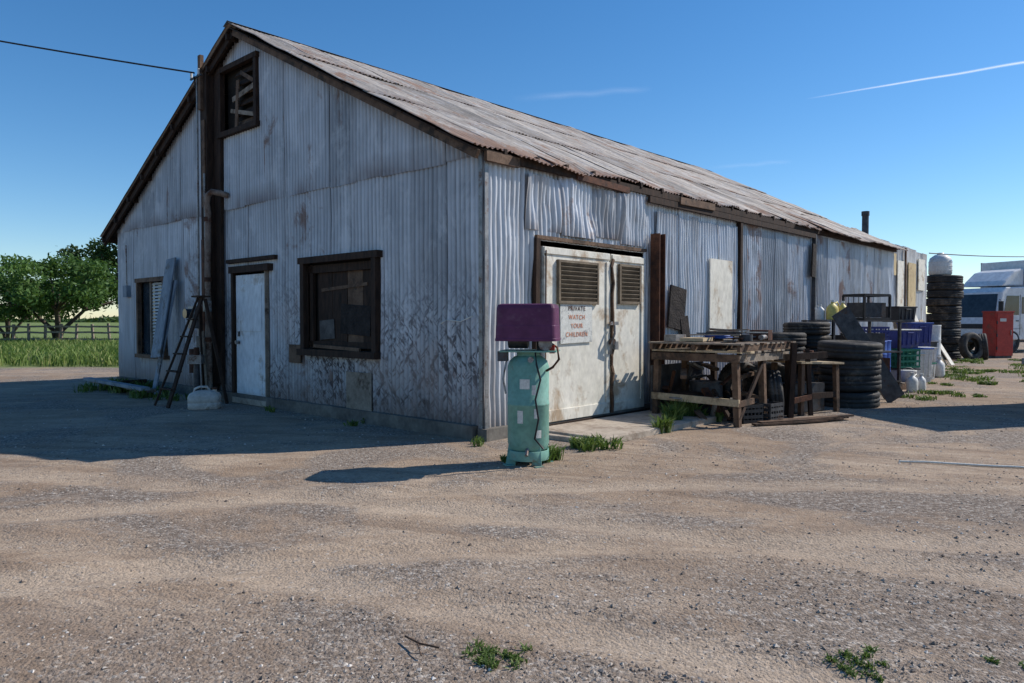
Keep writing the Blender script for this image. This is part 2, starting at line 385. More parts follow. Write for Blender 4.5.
t.box((-.3,7.38,1.55),(.16,.28,.42),'steel'); t.cyl((-.38,7.38,1.62),(-.5,7.38,1.62),.09,.09,'glass'); t.box((-.3,7.1,1.05),(.14,.2,.3),'steel_dark')
t.cyl((-.3,7.45,.5),(-.3,7.45,.95),.09,.09,'rust'); t.box((-.36,6.75,1.75),(.1,.14,.2),'steel')
t.obj('electric_meter',bld,bevel=.006)
t=MB()
t.beam((-.28,7.05,6.02),(-.28,7.5,6.02),.03,.03,'steel_dark')
for y in (7.12,7.42): t.cyl((-.3,y,6.03),(-.3,y,6.14),.025,.02,'white_pl',8)
t.tube([(-.3,7.3,6.1),(-.34,7.22,6.0),(-.3,7.25,5.8)],.012,'black'); t.obj('service_insulators',bld)

t=MB()
y0,y1,z0,z1=WIN; xm=-.02
t.box((xm-.03,y0,(z0+z1)/2),(.10,.10,z1-z0+.1),'wood_dark'); t.box((xm-.03,y1,(z0+z1)/2),(.10,.10,z1-z0+.1),'wood_dark')
t.box((xm-.035,(y0+y1)/2,z1+.02),(.11,y1-y0+.2,.10),'wood_dark'); t.box((xm-.05,(y0+y1)/2,z0-.01),(.16,y1-y0+.16,.10),'wood_dark')
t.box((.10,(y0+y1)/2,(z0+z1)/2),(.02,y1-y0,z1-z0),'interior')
t.box((.03,(y0+y1)/2,z0+.12),(.05,y1-y0-.1,.09),'wood_dark'); t.box((.03,(y0+y1)/2,z1-.12),(.05,y1-y0-.1,.12),'wood_dark')
t.box((.03,y0+.12,(z0+z1)/2),(.05,.09,z1-z0-.1),'wood_dark'); t.box((.03,y1-.12,(z0+z1)/2),(.05,.09,z1-z0-.1),'wood_dark')
for i in range(4): t.box((.062+.004*(i%2),2.37+i*.4,1.72),(.012,.385,1.12),'wood_brown' if i==1 else 'wood_dark',(R(random.uniform(-.8,.8)),0,0))
t.box((.045,2.75,1.5),(.010,.75,.45),'burnt',(R(3),0,0)); t.box((.045,3.5,1.35),(.01,.4,.3),'steel_dark',(R(-4),0,0)); t.box((.048,3.05,2.0),(.01,1.2,.05),'wood_brown',(R(-3),0,0))
t.box((-.09,(y0+y1)/2,z0+.08),(.03,1.2,.05),'wood_brown',(R(1.5),0,0))
t.obj('large_window',bld)
t=MB(); y0,y1,z0,z1=SWIN
for y in (y0,y1): t.box((-.04,y,(z0+z1)/2),(.09,.08,z1-z0+.08),'wood_brown')
t.box((-.045,(y0+y1)/2,z1+.01),(.10,y1-y0+.16,.09),'wood_brown'); t.box((-.05,(y0+y1)/2,z0-.01),(.13,y1-y0+.16,.08),'wood_brown')
t.box((.06,(y0+y1)/2,(z0+z1)/2),(.01,y1-y0,z1-z0),'glass'); t.box((.0,10.2,(z0+z1)/2),(.05,.05,z1-z0-.08),'wood_grey')
for i in range(22): t.box((.01,9.8,z0+.07+i*.071),(.006,.72,.05),'blind',(0,R(25),0))
t.obj('blind_window',bld)
t=MB(); y0,y1,z0,z1=VENT
for y in (y0,y1): t.box((-.05,y,(z0+z1)/2),(.09,.09,z1-z0+.08),'wood_dark')
t.box((-.055,(y0+y1)/2,z1),(.10,y1-y0+.14,.09),'wood_dark'); t.box((-.055,(y0+y1)/2,z0),(.12,y1-y0+.14,.09),'wood_dark')
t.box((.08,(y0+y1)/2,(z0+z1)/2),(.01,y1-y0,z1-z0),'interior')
for i in range(6): t.box((.0,5.85,z0+.12+i*.18),(.02,.8,.14),'wood_brown' if i%3==0 else 'wood_dark',(0,R(30),0))
t.box((-.07,5.85,5.5),(.02,.85,.09),'wood_grey',(R(-8),0,0)); t.box((-.075,6.1,5.3),(.02,.1,.9),'wood_brown',(R(5),0,0)); t.box((-.07,5.9,5.15),(.02,.9,.07),'wood_grey',(R(14),0,0)); t.box((-.07,5.75,5.75),(.02,.5,.07),'wood_brown',(R(28),0,0))
t.obj('loft_vent',bld)
t=MB(); y0,y1,z0,z1=DOOR
t.box((-.03,5.74,1.2),(.05,1.04,2.2),'white_door'); t.box((-.06,5.74,.5),(.012,.8,.6),'white_door'); t.box((-.06,5.74,1.7),(.012,.8,.8),'white_door')
t.box((-.05,6.33,1.2),(.10,.08,2.4),'wood_dark'); t.box((-.05,5.18,1.2),(.07,.03,2.4),'wood_grey')
t.box((-.06,5.72,2.40),(.12,1.4,.12),'wood_dark'); t.box((-.05,5.72,2.56),(.08,1.7,.07),'wood_dark')
t.cyl((-.06,6.15,1.1),(-.13,6.15,1.1),.03,.035,'steel',12); t.box((-.065,6.15,1.25),(.02,.06,.09),'steel_dark'); t.box((-.04,5.74,.06),(.14,1.2,.1),'concrete')
t.obj('side_entry_door',bld,bevel=.004)

def louv(t,x0,x1,z0,z1,y):
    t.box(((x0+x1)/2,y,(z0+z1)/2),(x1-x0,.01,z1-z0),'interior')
    for x in (x0,x1): t.box((x,y-.02,(z0+z1)/2),(.04,.05,z1-z0+.04),'louvre')
    for z in (z0,z1): t.box(((x0+x1)/2,y-.02,z),(x1-x0-.04,.045,.04),'louvre')
    n=9
    for i in range(n): t.box(((x0+x1)/2,y-.02,z0+(i+.7)*(z1-z0)/(n+.3)),(x1-x0-.05,.01,.075),'louvre',(R(38),0,0))
t=MB()
t.box((1.78,-.07,1.29),(1.52,.05,2.38),'white_paint')
t.box((1.78,-.105,2.43),(1.5,.02,.09),'white_paint'); t.box((1.78,-.105,.2),(1.5,.02,.16),'white_paint')
for x in (1.07,2.49): t.box((x,-.105,1.3),(.09,.02,2.1),'white_paint')
t.box((1.05,-.115,1.28),(.02,.02,2.3),'wood_brown',(0,R(.4),0))
louv(t,1.32,2.2,1.74,2.3,-.1); t.obj('double_door_wide_leaf',bld,bevel=.004)
t=MB()
t.box((3.05,-.06,1.28),(.9,.05,2.40),'white_paint'); t.box((3.05,-.095,2.42),(.88,.02,.09),'white_paint'); t.box((3.05,-.095,.2),(.88,.02,.14),'white_paint')
t.box((2.66,-.095,1.3),(.09,.02,2.1),'white_paint'); t.box((3.44,-.095,1.3),(.09,.02,2.1),'white_paint')
louv(t,2.78,3.32,1.76,2.32,-.09); t.obj('double_door_narrow_leaf',bld,bevel=.004)
t=MB()
pts=[(2.575+.02*math.sin(i*1.7)+.012*math.sin(i*4.1),-.125,.12+i*.12) for i in range(20)]
for a,b in zip(pts[:-1],pts[1:]): t.beam(a,b,.025,.05,'wood_brown')
t.box((2.62,-.15,1.12),(.09,.05,.12),'steel'); t.tube([(2.5,-.14,1.0),(2.46,-.2,1.15),(2.5,-.22,1.3),(2.56,-.18,1.42)],.018,'steel')
t.box((2.6,-.14,1.45),(.22,.015,.05),'steel'); t.cyl((2.52,-.13,1.18),(2.52,-.2,1.18),.045,.045,'steel_dark',14)
t.box((2.3,-.03,.05),(2.7,.2,.09),'wood_dark')
t.obj('door_edge_and_lock',bld)
sg=MB(); sg.box((1.72,-.118,1.46),(.72,.006,.56),'label',(0,R(-1),0)); sg.obj('warning_sign_board',bld)
for i,tx in enumerate(('PRIVATE','WATCH','YOUR','CHILDREN')):
    cu=bpy.data.curves.new('sign_text','FONT'); cu.body=tx; cu.size=.09; cu.extrude=.001; cu.align_x='CENTER'; cu.space_character=1.2
    cu.materials.append(M['orange_text'] if i else M['rust'])
    o=bpy.data.objects.new('sign_text',cu); COL.objects.link(o); o.parent=bld; o.location=(1.72,-.126,1.63-i*.12); o.rotation_euler=(R(90),0,0)
t=MB()
t.box((6.05,-.10,1.95),(.86,.025,1.3),'white_paint'); t.box((4.45,-.12,1.7),(.5,.03,.7),'burnt',(0,R(8),0)); t.box((4.7,-.13,1.35),(.25,.03,.4),'burnt',(0,R(-14),0))
t.box((-.045,2.55,.42),(.012,.62,.62),'wood_grey'); t.box((-.045,4.3,.95),(.012,.35,.3),'wood_brown')
t.obj('patch_panels',bld)
t=MB()
t.box((-.07,11.4,2.15),(.1,.22,.26),'bluegrey'); t.tube([(-.07,11.4,2.25),(-.07,11.42,3.2)],.015,'steel'); t.tube([(-.04,.75,1.45),(-.07,.6,1.5),(-.06,.35,1.48),(-.09,.1,1.55)],.008,'label')
t.obj('wall_fittings',bld,bevel=.004)

# ------------------------------------------------------------------ annex shed
sh=empty('patched_annex_shed',B(LEN+.4,.7),ANG)
corr('shed_front_sheets',sh,(0,0,0),(1,0,0),(0,0,1),(0,-1,0),0,6.2,lambda a,d:.05,lambda a,d:3.95-.02*a+.1*d,'corr_white',[],seed=41,sub=4,row=.5,warp=.03,sheet=.8)
t=MB(); t.box((3.1,3,1.9),(6.1,5.9,3.6),'wood_grey'); t.box((3.1,3.2,3.86),(6.4,6.2,.08),'steel')
t.box((1.8,-.06,3.3),(.8,.03,.7),'plywood'); t.box((4.1,-.06,2.7),(.9,.03,1.5),'plywood'); t.box((1.0,-.06,2.6),(.9,.03,1.5),'white_paint'); t.box((5.3,-.06,3.1),(.8,.03,1.1),'white_paint'); t.box((2.9,-.06,2.5),(1.0,.03,1.9),'white_paint')
t.box((3.2,-.09,2.1),(.08,.05,3.6),'wood_brown'); t.box((.1,-.08,2.0),(.1,.06,3.8),'wood_dark')
t.obj('shed_panels_and_roof',sh)
t=MB(); t.cyl((3.2,1.2,3.8),(3.2,1.2,5.2),.11,.11,'steel_dark',14); t.cyl((3.2,1.2,5.1),(3.2,1.2,5.25),.13,.13,'steel_dark',14); t.obj('flue_pipe',sh)

# ------------------------------------------------------------------ ground
ARCS=((2,-10,14.9,.026),(2,-10,16.6,.022),(-9,-16,21.6,.024),(-9,-16,23.4,.022),(4,-22,29.4,.016),(4,-22,31.2,.016),(2,-10,13.6,.012))
def gh(x,y):
    r=math.hypot(x,y-6)
    if r>140: return -.0
    f=1 if r<40 else max(0,1-(r-40)/100)
    h=.028*noise.noise((x*.3,y*.3,1))+.008*noise.noise((x*1.6,y*1.6,3))+.006*noise.noise((x*5,y*5,6))
    for (cx,cy,rad,d) in ARCS:
        q=math.hypot(x-cx,y-cy)-rad-.15*noise.noise((x*.4,y*.4,rad))
        h-=d*math.exp(-(q/.15)**2); h+=d*.4*math.exp(-((abs(q)-.28)/.10)**2)
    p=Vector((x,y,0))-C; s=p.dot(U); v=p.dot(V_)
    dist=max(-s,s-24,-v,v-13)
    k=min(1,max(0,dist/2.))
    return f*h*(.25+.75*k)
n=460; tt=np.linspace(-1,1,n); g=3*np.sinh(7.6*tt)
GV=np.zeros((n,n,3)); 
for j in range(n):
    y=float(g[j])+6
    for i in range(n):
        x=float(g[i]); GV[j,i]=(x,y,gh(x,y) if abs(x)<150 and abs(y-6)<150 else 0)
idx=np.arange(n*n).reshape(n,n)
GF=np.stack([idx[:-1,:-1],idx[:-1,1:],idx[1:,1:],idx[1:,:-1]],-1).reshape(-1,4)
t=NT('dirt_and_gravel'); P=t.tc.outputs['Object']; xyz=t.sep(P)
big=t.noise(P,.3,4,.6,.5); mid=t.noise(P,1.7,5,.7,.4); fin=t.noise(P,22,3,.75); vf=t.noise(P,110,2,.75)
col=t.ramp(big,[(.36,(.27,.19,.13)),(.5,(.385,.285,.20)),(.62,(.49,.38,.28))])
col=t.mix(.5,col,t.ramp(mid,[(.3,(.215,.15,.105)),(.5,(.385,.285,.205)),(.72,(.53,.42,.31))]))
def arcstreak(cx,cy,f=3.2):
    dx=t.math('SUBTRACT',xyz[0],cx); dy=t.math('SUBTRACT',xyz[1],cy)
    rad=t.math('SQRT',t.math('ADD',t.math('MULTIPLY',dx,dx),t.math('MULTIPLY',dy,dy)))
    an=t.math('ARCTAN2',dy,dx)
    return rad,t.noise(t.comb(t.math('MULTIPLY',rad,f),t.math('MULTIPLY',an,5.),0.),1,5,.7,.3)
r1,s1=arcstreak(2,-10,2.6); r2,s2=arcstreak(-9,-16,3.4)
lt=t.math('MULTIPLY',t.rng(s1,.48,.62),t.rng(big,.35,.52))
col=t.mix(t.math('MULTIPLY',lt,.5),col,(.54,.43,.325))
col=t.mix(t.math('MULTIPLY',t.rng(s2,.48,.60),.6),col,(.24,.17,.12))
trk=None
for rad,cs in ((r1,(14.9,16.6)),(r2,(21.6,23.4))):
    for c_ in cs:
        q=t.math('ABSOLUTE',t.math('SUBTRACT',t.math('ADD',rad,t.math('MULTIPLY',mid,.5)),c_+.25))
        f_=t.rng(q,.28,.08); trk=f_ if trk is None else t.math('MAXIMUM',trk,f_)
col=t.mix(t.math('MULTIPLY',trk,t.rng(s1,.35,.55,.15,.65)),col,(.52,.41,.305))
gp=t.rng(t.noise(P,.5,4,.7,.8),.47,.57)
vo=t.n.new('ShaderNodeTexVoronoi'); vo.inputs['Scale'].default_value=52; t.l.new(P,vo.inputs['Vector'])
vsep=t.n.new('ShaderNodeSeparateColor'); t.l.new(vo.outputs['Color'],vsep.inputs[0])
peb=t.ramp(vsep.outputs[0],[(0,(.10,.085,.075)),(.5,(.27,.225,.19)),(.85,(.39,.345,.30)),(1,(.62,.58,.52))])
near=t.rng(t.math('SUBTRACT',xyz[1],t.math('MULTIPLY',xyz[0],.35)),4.7,3.1)
gp=t.math('MAXIMUM',gp,t.math('MULTIPLY',near,t.rng(mid,.3,.5)))
gp=t.math('MULTIPLY',gp,t.rng(trk,.6,.0,.3,1.))
col=t.mix(t.math('MULTIPLY',gp,.68),col,peb)
col=t.mix(t.math('MULTIPLY',t.rng(vsep.outputs[1],.89,.92),.55),col,peb)
col=t.mix(t.rng(gp,0,1,.5,.62),col,t.ramp(fin,[(.28,.48),(.7,1.15)]),'MULTIPLY')
col=t.mix(t.rng(gp,0,1,.45,.55),col,t.ramp(vf,[(.3,.55),(.7,1.18)]),'MULTIPLY')
edge=t.math('ADD',xyz[1],t.math('MULTIPLY',big,3.))
gl=t.math('MULTIPLY',t.rng(edge,24.3,25.2),t.rng(xyz[0],-5.5,-6.5))
far=t.rng(edge,75,90)
gm=t.math('MAXIMUM',gl,far)
gcol=t.ramp(mid,[(.3,(.11,.15,.05)),(.55,(.17,.22,.07)),(.75,(.28,.30,.13))])
col=t.mix(gm,col,gcol)
hgt=t.math('ADD',t.math('MULTIPLY',fin,.6),t.math('ADD',t.math('MULTIPLY',vf,.35),t.math('MULTIPLY',vo.outputs['Distance'],-.35)))
hgt=t.math('MULTIPLY',hgt,t.rng(gp,0,1,.75,1.1))
t.bump(hgt,.75,.03); t.out(col,.95,0); t.b.inputs['Specular IOR Level'].default_value=.15
fast('dirt_ground',GV.reshape(-1,3),GF,t.m,smooth=True)

def octa(name,pts,sz,mt,flat=.6):
    n=len(pts); b=np.array([[1,0,0],[-1,0,0],[0,1,0],[0,-1,0],[0,0,1],[0,0,-1]],float)
    V=np.repeat(b[None],n,0)*rng.uniform(.6,1.3,(n,6,1)); V+=rng.normal(0,.18,V.shape)
    a=rng.uniform(0,6.28,n); ca,sa=np.cos(a),np.sin(a)
    V*=np.stack([sz,sz*rng.uniform(.6,1,n),sz*flat],-1)[:,None,:]
    X=V[...,0]*ca[:,None]-V[...,1]*sa[:,None]; Y=V[...,0]*sa[:,None]+V[...,1]*ca[:,None]
    V=np.stack([X,Y,V[...,2]],-1)+pts[:,None,:]
    f=np.array([[0,2,4],[2,1,4],[1,3,4],[3,0,4],[2,0,5],[1,2,5],[3,1,5],[0,3,5]])
    F=(f[None]+6*np.arange(n)[:,None,None]).reshape(-1,3)
    return fast(name,V.reshape(-1,3),F,mt,{'rnd':np.repeat(rng.random(n),6)},smooth=False)
t=NT('gravel_stones'); r=t.attr('rnd')
col=t.ramp(r,[(0,(.12,.095,.08)),(.3,(.25,.20,.16)),(.65,(.36,.295,.24)),(.9,(.46,.395,.33)),(1,(.68,.63,.57))])
t.out(col,.9,0)
N=100000
d=2.2+11.5*rng.random(N)**2.0; x=rng.uniform(-.95,.95,N)*d
keep=[]
for i in range(N):
    q=.5+.5*noise.noise((x[i]*.7,d[i]*.7,3)); q2=.5+.5*noise.noise((x[i]*.25,d[i]*.5,8))
    pr=.06+.9*max(0,(q*.5+q2*.8-.61))*1.8
    if d[i]-.35*x[i]<4.4: pr+=.5*min(1,(4.4-d[i]+.35*x[i]))+.05
    for (cx,cy,rad,dd) in ARCS:
        if abs(math.hypot(x[i]-cx,d[i]-cy)-rad)<.2: pr*=.4
    p=Vector((x[i],d[i],0))-C; s=p.dot(U); v=p.dot(V_)
    if s>-.15 and v>-.15: pr=0
    if rng.random()<pr: keep.append(i)
keep=np.array(keep); sz=.0035+.012*rng.random(len(keep))**3.5; sz*=(.8+d[keep]*.05)
pts=np.array([(x[i],d[i],gh(x[i],d[i])+.001) for i in keep])
octa('gravel',pts,sz,t.m)
N2=200; d2=rng.uniform(3,22,N2); x2=rng.uniform(-.9,.9,N2)*d2
k2=[i for i in range(N2) if not ((Vector((x2[i],d2[i],0))-C).dot(U)>-.3 and (Vector((x2[i],d2[i],0))-C).dot(V_)>-.3)]
octa('loose_stones',np.array([(x2[i],d2[i],gh(x2[i],d2[i])+.004) for i in k2]),rng.uniform(.010,.022,len(k2)),t.m)

# ------------------------------------------------------------------ plants
def blades(name,pts,h,w,lean,mt,parent=None):
    n=len(pts); a=rng.uniform(0,6.28,n); b=rng.uniform(0,6.28,n)
    hh=h*rng.uniform(.5,1.2,n); ww=w*rng.uniform(.6,1.3,n); ln=lean*rng.uniform(.2,1.3,n)*hh
    side=np.stack([np.cos(a),np.sin(a),0*a],-1)*ww[:,None]/2; dr=np.stack([np.cos(b),np.sin(b),0*b],-1)
    z=np.array([0,0,1.])
    p0=pts; p1=pts+dr*ln[:,None]*.35+z*hh[:,None]*.6; p2=pts+dr*ln[:,None]+z*hh[:,None]*rng.uniform(.75,1.,n)[:,None]
    V=np.stack([p0-side*.5,p0+side*.5,p1+side,p1-side,p2],1)
    f=np.array([[0,1,2],[0,2,3],[3,2,4]]); F=(f[None]+5*np.arange(n)[:,None,None]).reshape(-1,3)
    return fast(name,V.reshape(-1,3),F,mt,{'rnd':np.repeat(rng.random(n),5)},parent)
def weed(x,y,r,n,h,w=.02,lean=.8,name='weed_patch'):
    nc=max(2,int(n/28)); cs=rng.normal(0,r*.5,(nc,2))
    k=rng.integers(0,nc,n); p=cs[k]+rng.normal(0,r*.13,(n,2))
    P=np.stack([x+p[:,0],y+p[:,1],np.zeros(n)],-1); P[:,2]=[gh(a,b)-.005 for a,b in P[:,:2]]
    blades(name,P,h,w,lean,M['weed'])
weed(-.07,3.22,.12,420,.035,.010,1.2)
weed(1.47,3.15,.10,260,.03,.009,1.2); weed(1.6,3.2,.08,100,.028,.009,1.2); weed(2.2,3.18,.1,100,.025,.009,1.2)
weed(.9,8.55,.3,420,.14,.022,.9); weed(1.1,8.9,.2,160,.1,.02,.9)
weed(2.33,10.45,.15,240,.30,.03,.6); weed(2.0,9.75,.15,200,.24,.025,.7); weed(2.6,10.9,.2,200,.35,.03,.6); weed(2.9,10.8,.25,160,.22,.03,.6)
weed(.38,7.75,.14,240,.18,.018,.8); weed(-.1,7.7,.1,60,.08,.016,.8); weed(-.5,8.75,.25,60,.12,.015,.8)
for lx,ly,rr,nn,hh in ((-.7,8.4,.5,260,.2),(-.5,9.6,.5,260,.25),(-.9,10.5,.6,240,.2),(-.35,11.4,.4,150,.2),(-.8,7.6,.4,120,.15),(-.3,4.6,.2,40,.1),(-.3,2.2,.25,50,.1)):
    q=B(lx,ly); weed(q.x,q.y,rr,nn,hh,.025,.7)
for i in range(40):
    yy=random.uniform(13.5,27); xx=yy*random.uniform(.50,.72)
    weed(xx,yy,random.uniform(.3,.9),random.randint(60,180),random.uniform(.05,.13),.03,.9)
N=42000; gx=rng.uniform(-48,-4,N); gy=23.3+24*rng.random(N)**1.2
P=np.stack([gx,gy,np.zeros(N)],-1)
kk=np.array([ (gy[i]+1.3*noise.noise((gx[i]*.4,gy[i]*.4,0))>23.8) and noise.noise((gx[i]*.3,gy[i]*.3,4))>-.35 for i in range(N)])
P=P[kk]; blades('tall_grass',P,.45,.05,.5,M['grass'])

def tree(name,x,y,H,S,nl,mt,leaf=.16,seed=0,low=.3,squash=.6,nc=26):
    rr=random.Random(seed); e=empty(name,(x,y,0)); t=MB()
    th=H*low
    cl=[]
    for i in range(nc):
        a=i*2.4+rr.uniform(-.4,.4); q=math.sqrt((i+.5)/nc); z=rr.uniform(0,1)
        z=z*(1-.55*q*q)
        rad=S*q*rr.uniform(.8,1.1)
        cl.append(Vector((math.cos(a)*rad,math.sin(a)*rad,th*.95+(H-th)*(.10+z*.85))))
    stems=[]
    for k in range(4):
        a=k*1.57+.5; top=Vector((math.cos(a)*S*.3,math.sin(a)*S*.3,th*1.15)); stems.append(top)
        t.tube([(math.cos(a)*.12,math.sin(a)*.12,-.1),(math.cos(a)*.25,math.sin(a)*.25,th*.5),tuple(top)],.03*H,'bark',8,.017*H)
    for i,c in enumerate(cl):
        st=min(stems,key=lambda q:(q-c).length); m=st.lerp(c,.5); m.z+=.08*H*rr.uniform(-.3,1)*.5
        t.tube([tuple(st),tuple(m),tuple(c)],.013*H,'bark',6,.004*H)
    t.obj('trunk_and_limbs',e)
    c=np.array([tuple(v) for v in cl]); k=rng.integers(0,len(c),nl)
    sz=np.array([rr.uniform(.13,.23)*S for _ in cl])
    g=rng.normal(0,1,(nl,3)); g/=np.linalg.norm(g,axis=1)[:,None]; g*=(rng.random(nl)**.5)[:,None]
    g[:,2]*=squash; P=c[k]+g*sz[k][:,None]*1.35; P+=rng.normal(0,.06*S,(nl,3))*(rng.random(nl)**3)[:,None]
    a=rng.normal(0,1,(nl,3)); a/=np.linalg.norm(a,axis=1)[:,None]; b=np.cross(a,rng.normal(0,1,(nl,3))); b/=np.linalg.norm(b,axis=1)[:,None]
    L=leaf*rng.uniform(.6,1.3,nl)[:,None]
    V=np.stack([P-a*L,P+b*L*.45,P+a*L,P-b*L*.45],1)
    F=np.arange(nl*4).reshape(-1,4)
    tone=np.array([rr.random() for _ in cl])[k]*.5+rng.random(nl)*.5
    fast('crown',V.reshape(-1,3),F,mt,{'rnd':np.repeat(tone,4)},e)
tree('leafy_tree',-27.8,45,5.6,4.6,15000,M['leaf'],.14,1,.32)
tree('leafy_tree',-33.6,49,4.3,2.8,6000,M['leaf'],.14,2,.30)
tree('leafy_tree',-29.2,57,9.2,4.6,12000,M['leaf_dark'],.17,3,.35)
N=16000; ax_=rng.uniform(-700,900,N); tone=rng.random(N)
hh=np.array([max(0,noise.noise((a*.012,0,1))+.15)*8+1.2 for a in ax_])
P=np.stack([ax_,rng.uniform(430,460,N),rng.random(N)*hh],-1)
a=rng.normal(0,1,(N,3));b=rng.normal(0,1,(N,3)); V=np.stack([P-a*1.1,P+b*.7,P+a*1.1,P-b*.7],1)
fast('distant_trees',V.reshape(-1,3),np.arange(N*4).reshape(-1,4),M['leaf_dark'],{'rnd':np.repeat(tone,4)})

t=MB()
for i in range(44):
    x=-46+i*.95; t.box((x,44+.05*math.sin(i*2.),.62),(.12,.12,1.3+.14*math.sin(i*3.3)),'wood_grey',(R(random.uniform(-3,3)),R(random.uniform(-3,3)),0))
for z in (.35,.75,1.1): 
    for i in range(43): t.beam((-46+i*.95,44-.07,z+random.uniform(-.03,.03)),(-45.05+i*.95,44-.07,z+random.uniform(-.03,.03)),.03,.11,'wood_grey')
t.obj('wooden_rail_fence')

def pole(x,y,h):
    t=MB(); t.cyl((0,0,-.2),(0,0,h),.16,.11,'wood_dark',12); t.box((0,0,h-.5),(.1,2.2,.12),'wood_dark')
    for q in (-.95,-.35,.35,.95): t.cyl((0,q,h-.44),(0,q,h-.25),.04,.03,'white_pl',8)
    return t.obj('utility_pole',loc=(x,y,0))
pole(-25,14.2,10.4)
pole(44,50,7.4)
def wire(p0,p1,sag,r=.012):
    t=MB(); p0=Vector(p0);p1=Vector(p1)
    pts=[p0.lerp(p1,i/24)-Vector((0,0,sag*4*(i/24)*(1-i/24))) for i in range(25)]
    t.tube(pts,r,'black',6); return t.obj('overhead_wire')
wire(B(-.3,7.3,6.1),(-25,14.2,10.1),.25,.016)
wire((15.0,26.5,3.9),(44,50,6.9),.5,.02)

# ------------------------------------------------------------------ air compressor
cp=empty('air_compressor',(.17,7.62,0),R(-10))
t=MB(); rt=.215
t.lathe([(0,.10),(.08,.105),(.15,.13),(.195,.17),(rt,.23),(rt,.62),(rt+.004,.625),(rt+.004,.64),(rt,.645),(rt,1.02),(.195,1.08),(.15,1.12),(.08,1.145),(0,1.15)],T(),'teal',40)
t.obj('tank',cp)
t=MB()
for i in range(4):
    a=i*math.pi/2+.6; c,s=math.cos(a),math.sin(a)
    t.beam((c*.17,s*.17,.22),(c*.205,s*.205,0.0),.10,.012,'teal'); t.box((c*.22,s*.22,.012),(.1,.1,.012),'teal',(0,0,a))
t.lathe([(.2,.0),(.215,.0),(.215,.10),(.2,.10)],T(0,0,.06),'teal',32,True)
t.cyl((0,0,1.12),(0,0,1.17),.12,.12,'teal',20); t.box((.02,0,1.18),(.58,.40,.016),'teal')
t.obj('feet_and_top_plate',cp,bevel=.002)
t=MB()
t.cyl((.16,0,1.19),(.16,0,1.3),.075,.075,'steel_dark',16); 
for i in range(6): t.cyl((.16,0,1.30+i*.03),(.16,0,1.312+i*.03),.095,.095,'steel_dark',18)
t.cyl((-.2,-.02,1.29),(.0,-.02,1.29),.085,.085,'steel_dark',18); t.cyl((.2,-.16,1.26),(.2,-.18,1.26),.07,.07,'steel',18)
t.tube([(.24,-.05,1.26),(.31,-.08,1.22),(.33,-.10,1.1),(.27,-.12,1.02),(.2,-.1,.98)],.013,'rust')
t.tube([(.1,-.19,1.17),(.12,-.24,1.05),(.16,-.24,.9),(.11,-.25,.7),(.14,-.24,.5),(.10,-.23,.3),(.19,-.22,.2)],.010,'black')
t.box((-.24,-.15,1.13),(.1,.08,.1),'steel_dark'); t.cyl((.06,-.22,1.10),(.06,-.25,1.10),.03,.03,'steel',14); t.box((.26,-.1,1.2),(.05,.05,.08),'red')
t.tube([(-.2,-.16,1.1),(-.23,-.2,.9),(-.2,-.2,.75)],.01,'steel'); t.cyl((.02,-.2,.19),(.02,-.25,.13),.018,.018,'steel',8)
t.obj('pump_and_motor',cp)
t=MB()
lev=[(1.00,1.285),(1.0,1.31),(.985,1.315),(.965,1.44),(.955,1.447),(.94,1.62),(.90,1.655),(.78,1.665)]
vs=[];fs=[]
def ring(k,z,cr=.05):
    o=[]
    for cx,cy,a0 in ((.315,-.24,-90),(.315,.24,0),(-.315,.24,90),(-.315,-.24,180)):
        for j in range(5):
            a=R(a0+j*22.5); sx=math.copysign(1,cx); sy=math.copysign(1,cy)
            o.append(((cx-sx*cr)*k+cr*math.cos(a),(cy-sy*cr)*k+cr*math.sin(a),z))
    return o
for k,z in lev: vs+=ring(k,z)
m_=20
for l in range(len(lev)-1):
    for i in range(m_): j=(i+1)%m_; fs.append((l*m_+i,l*m_+j,(l+1)*m_+j,(l+1)*m_+i))
t.add(vs,fs,'purple',False); t.add(vs[-m_:],[tuple(range(m_))],'purple'); t.add([(x*.97,y*.97,z+.012) for x,y,z in vs[:m_]],[tuple(range(m_))[::-1]],'black')
t.obj('motor_hood',cp,bevel=.004)
t=MB()
def patch(a0,a1,z0,z1,m,r=rt+.0025):
    vs=[];fs=[];k=8
    for i in range(k+1):
        a=R(a0+(a1-a0)*i/k)
        for z in (z0,z1): vs.append((math.cos(a)*r,math.sin(a)*r,z))
    for i in range(k): fs.append((2*i,2*i+2,2*i+3,2*i+1))
    t.add(vs,fs,m,True)
patch(-105,-78,.80,.90,'label'); patch(-72,-60,.74,.84,'label'); patch(-112,-96,.45,.58,'label'); patch(-66,-56,.5,.6,'label'); patch(-60,-44,.3,.38,'label')
t.obj('labels',cp)

t=MB(); t.box((2.2,-.75,.035),(2.9,1.15,.10),'concrete',(0,0,R(-1))); t.box((1.0,-.75,.02),(.7,.9,.07),'concrete',(0,0,R(5)))
t.obj('concrete_slab',loc=C,rot=(0,0,ANG),bevel=.015)

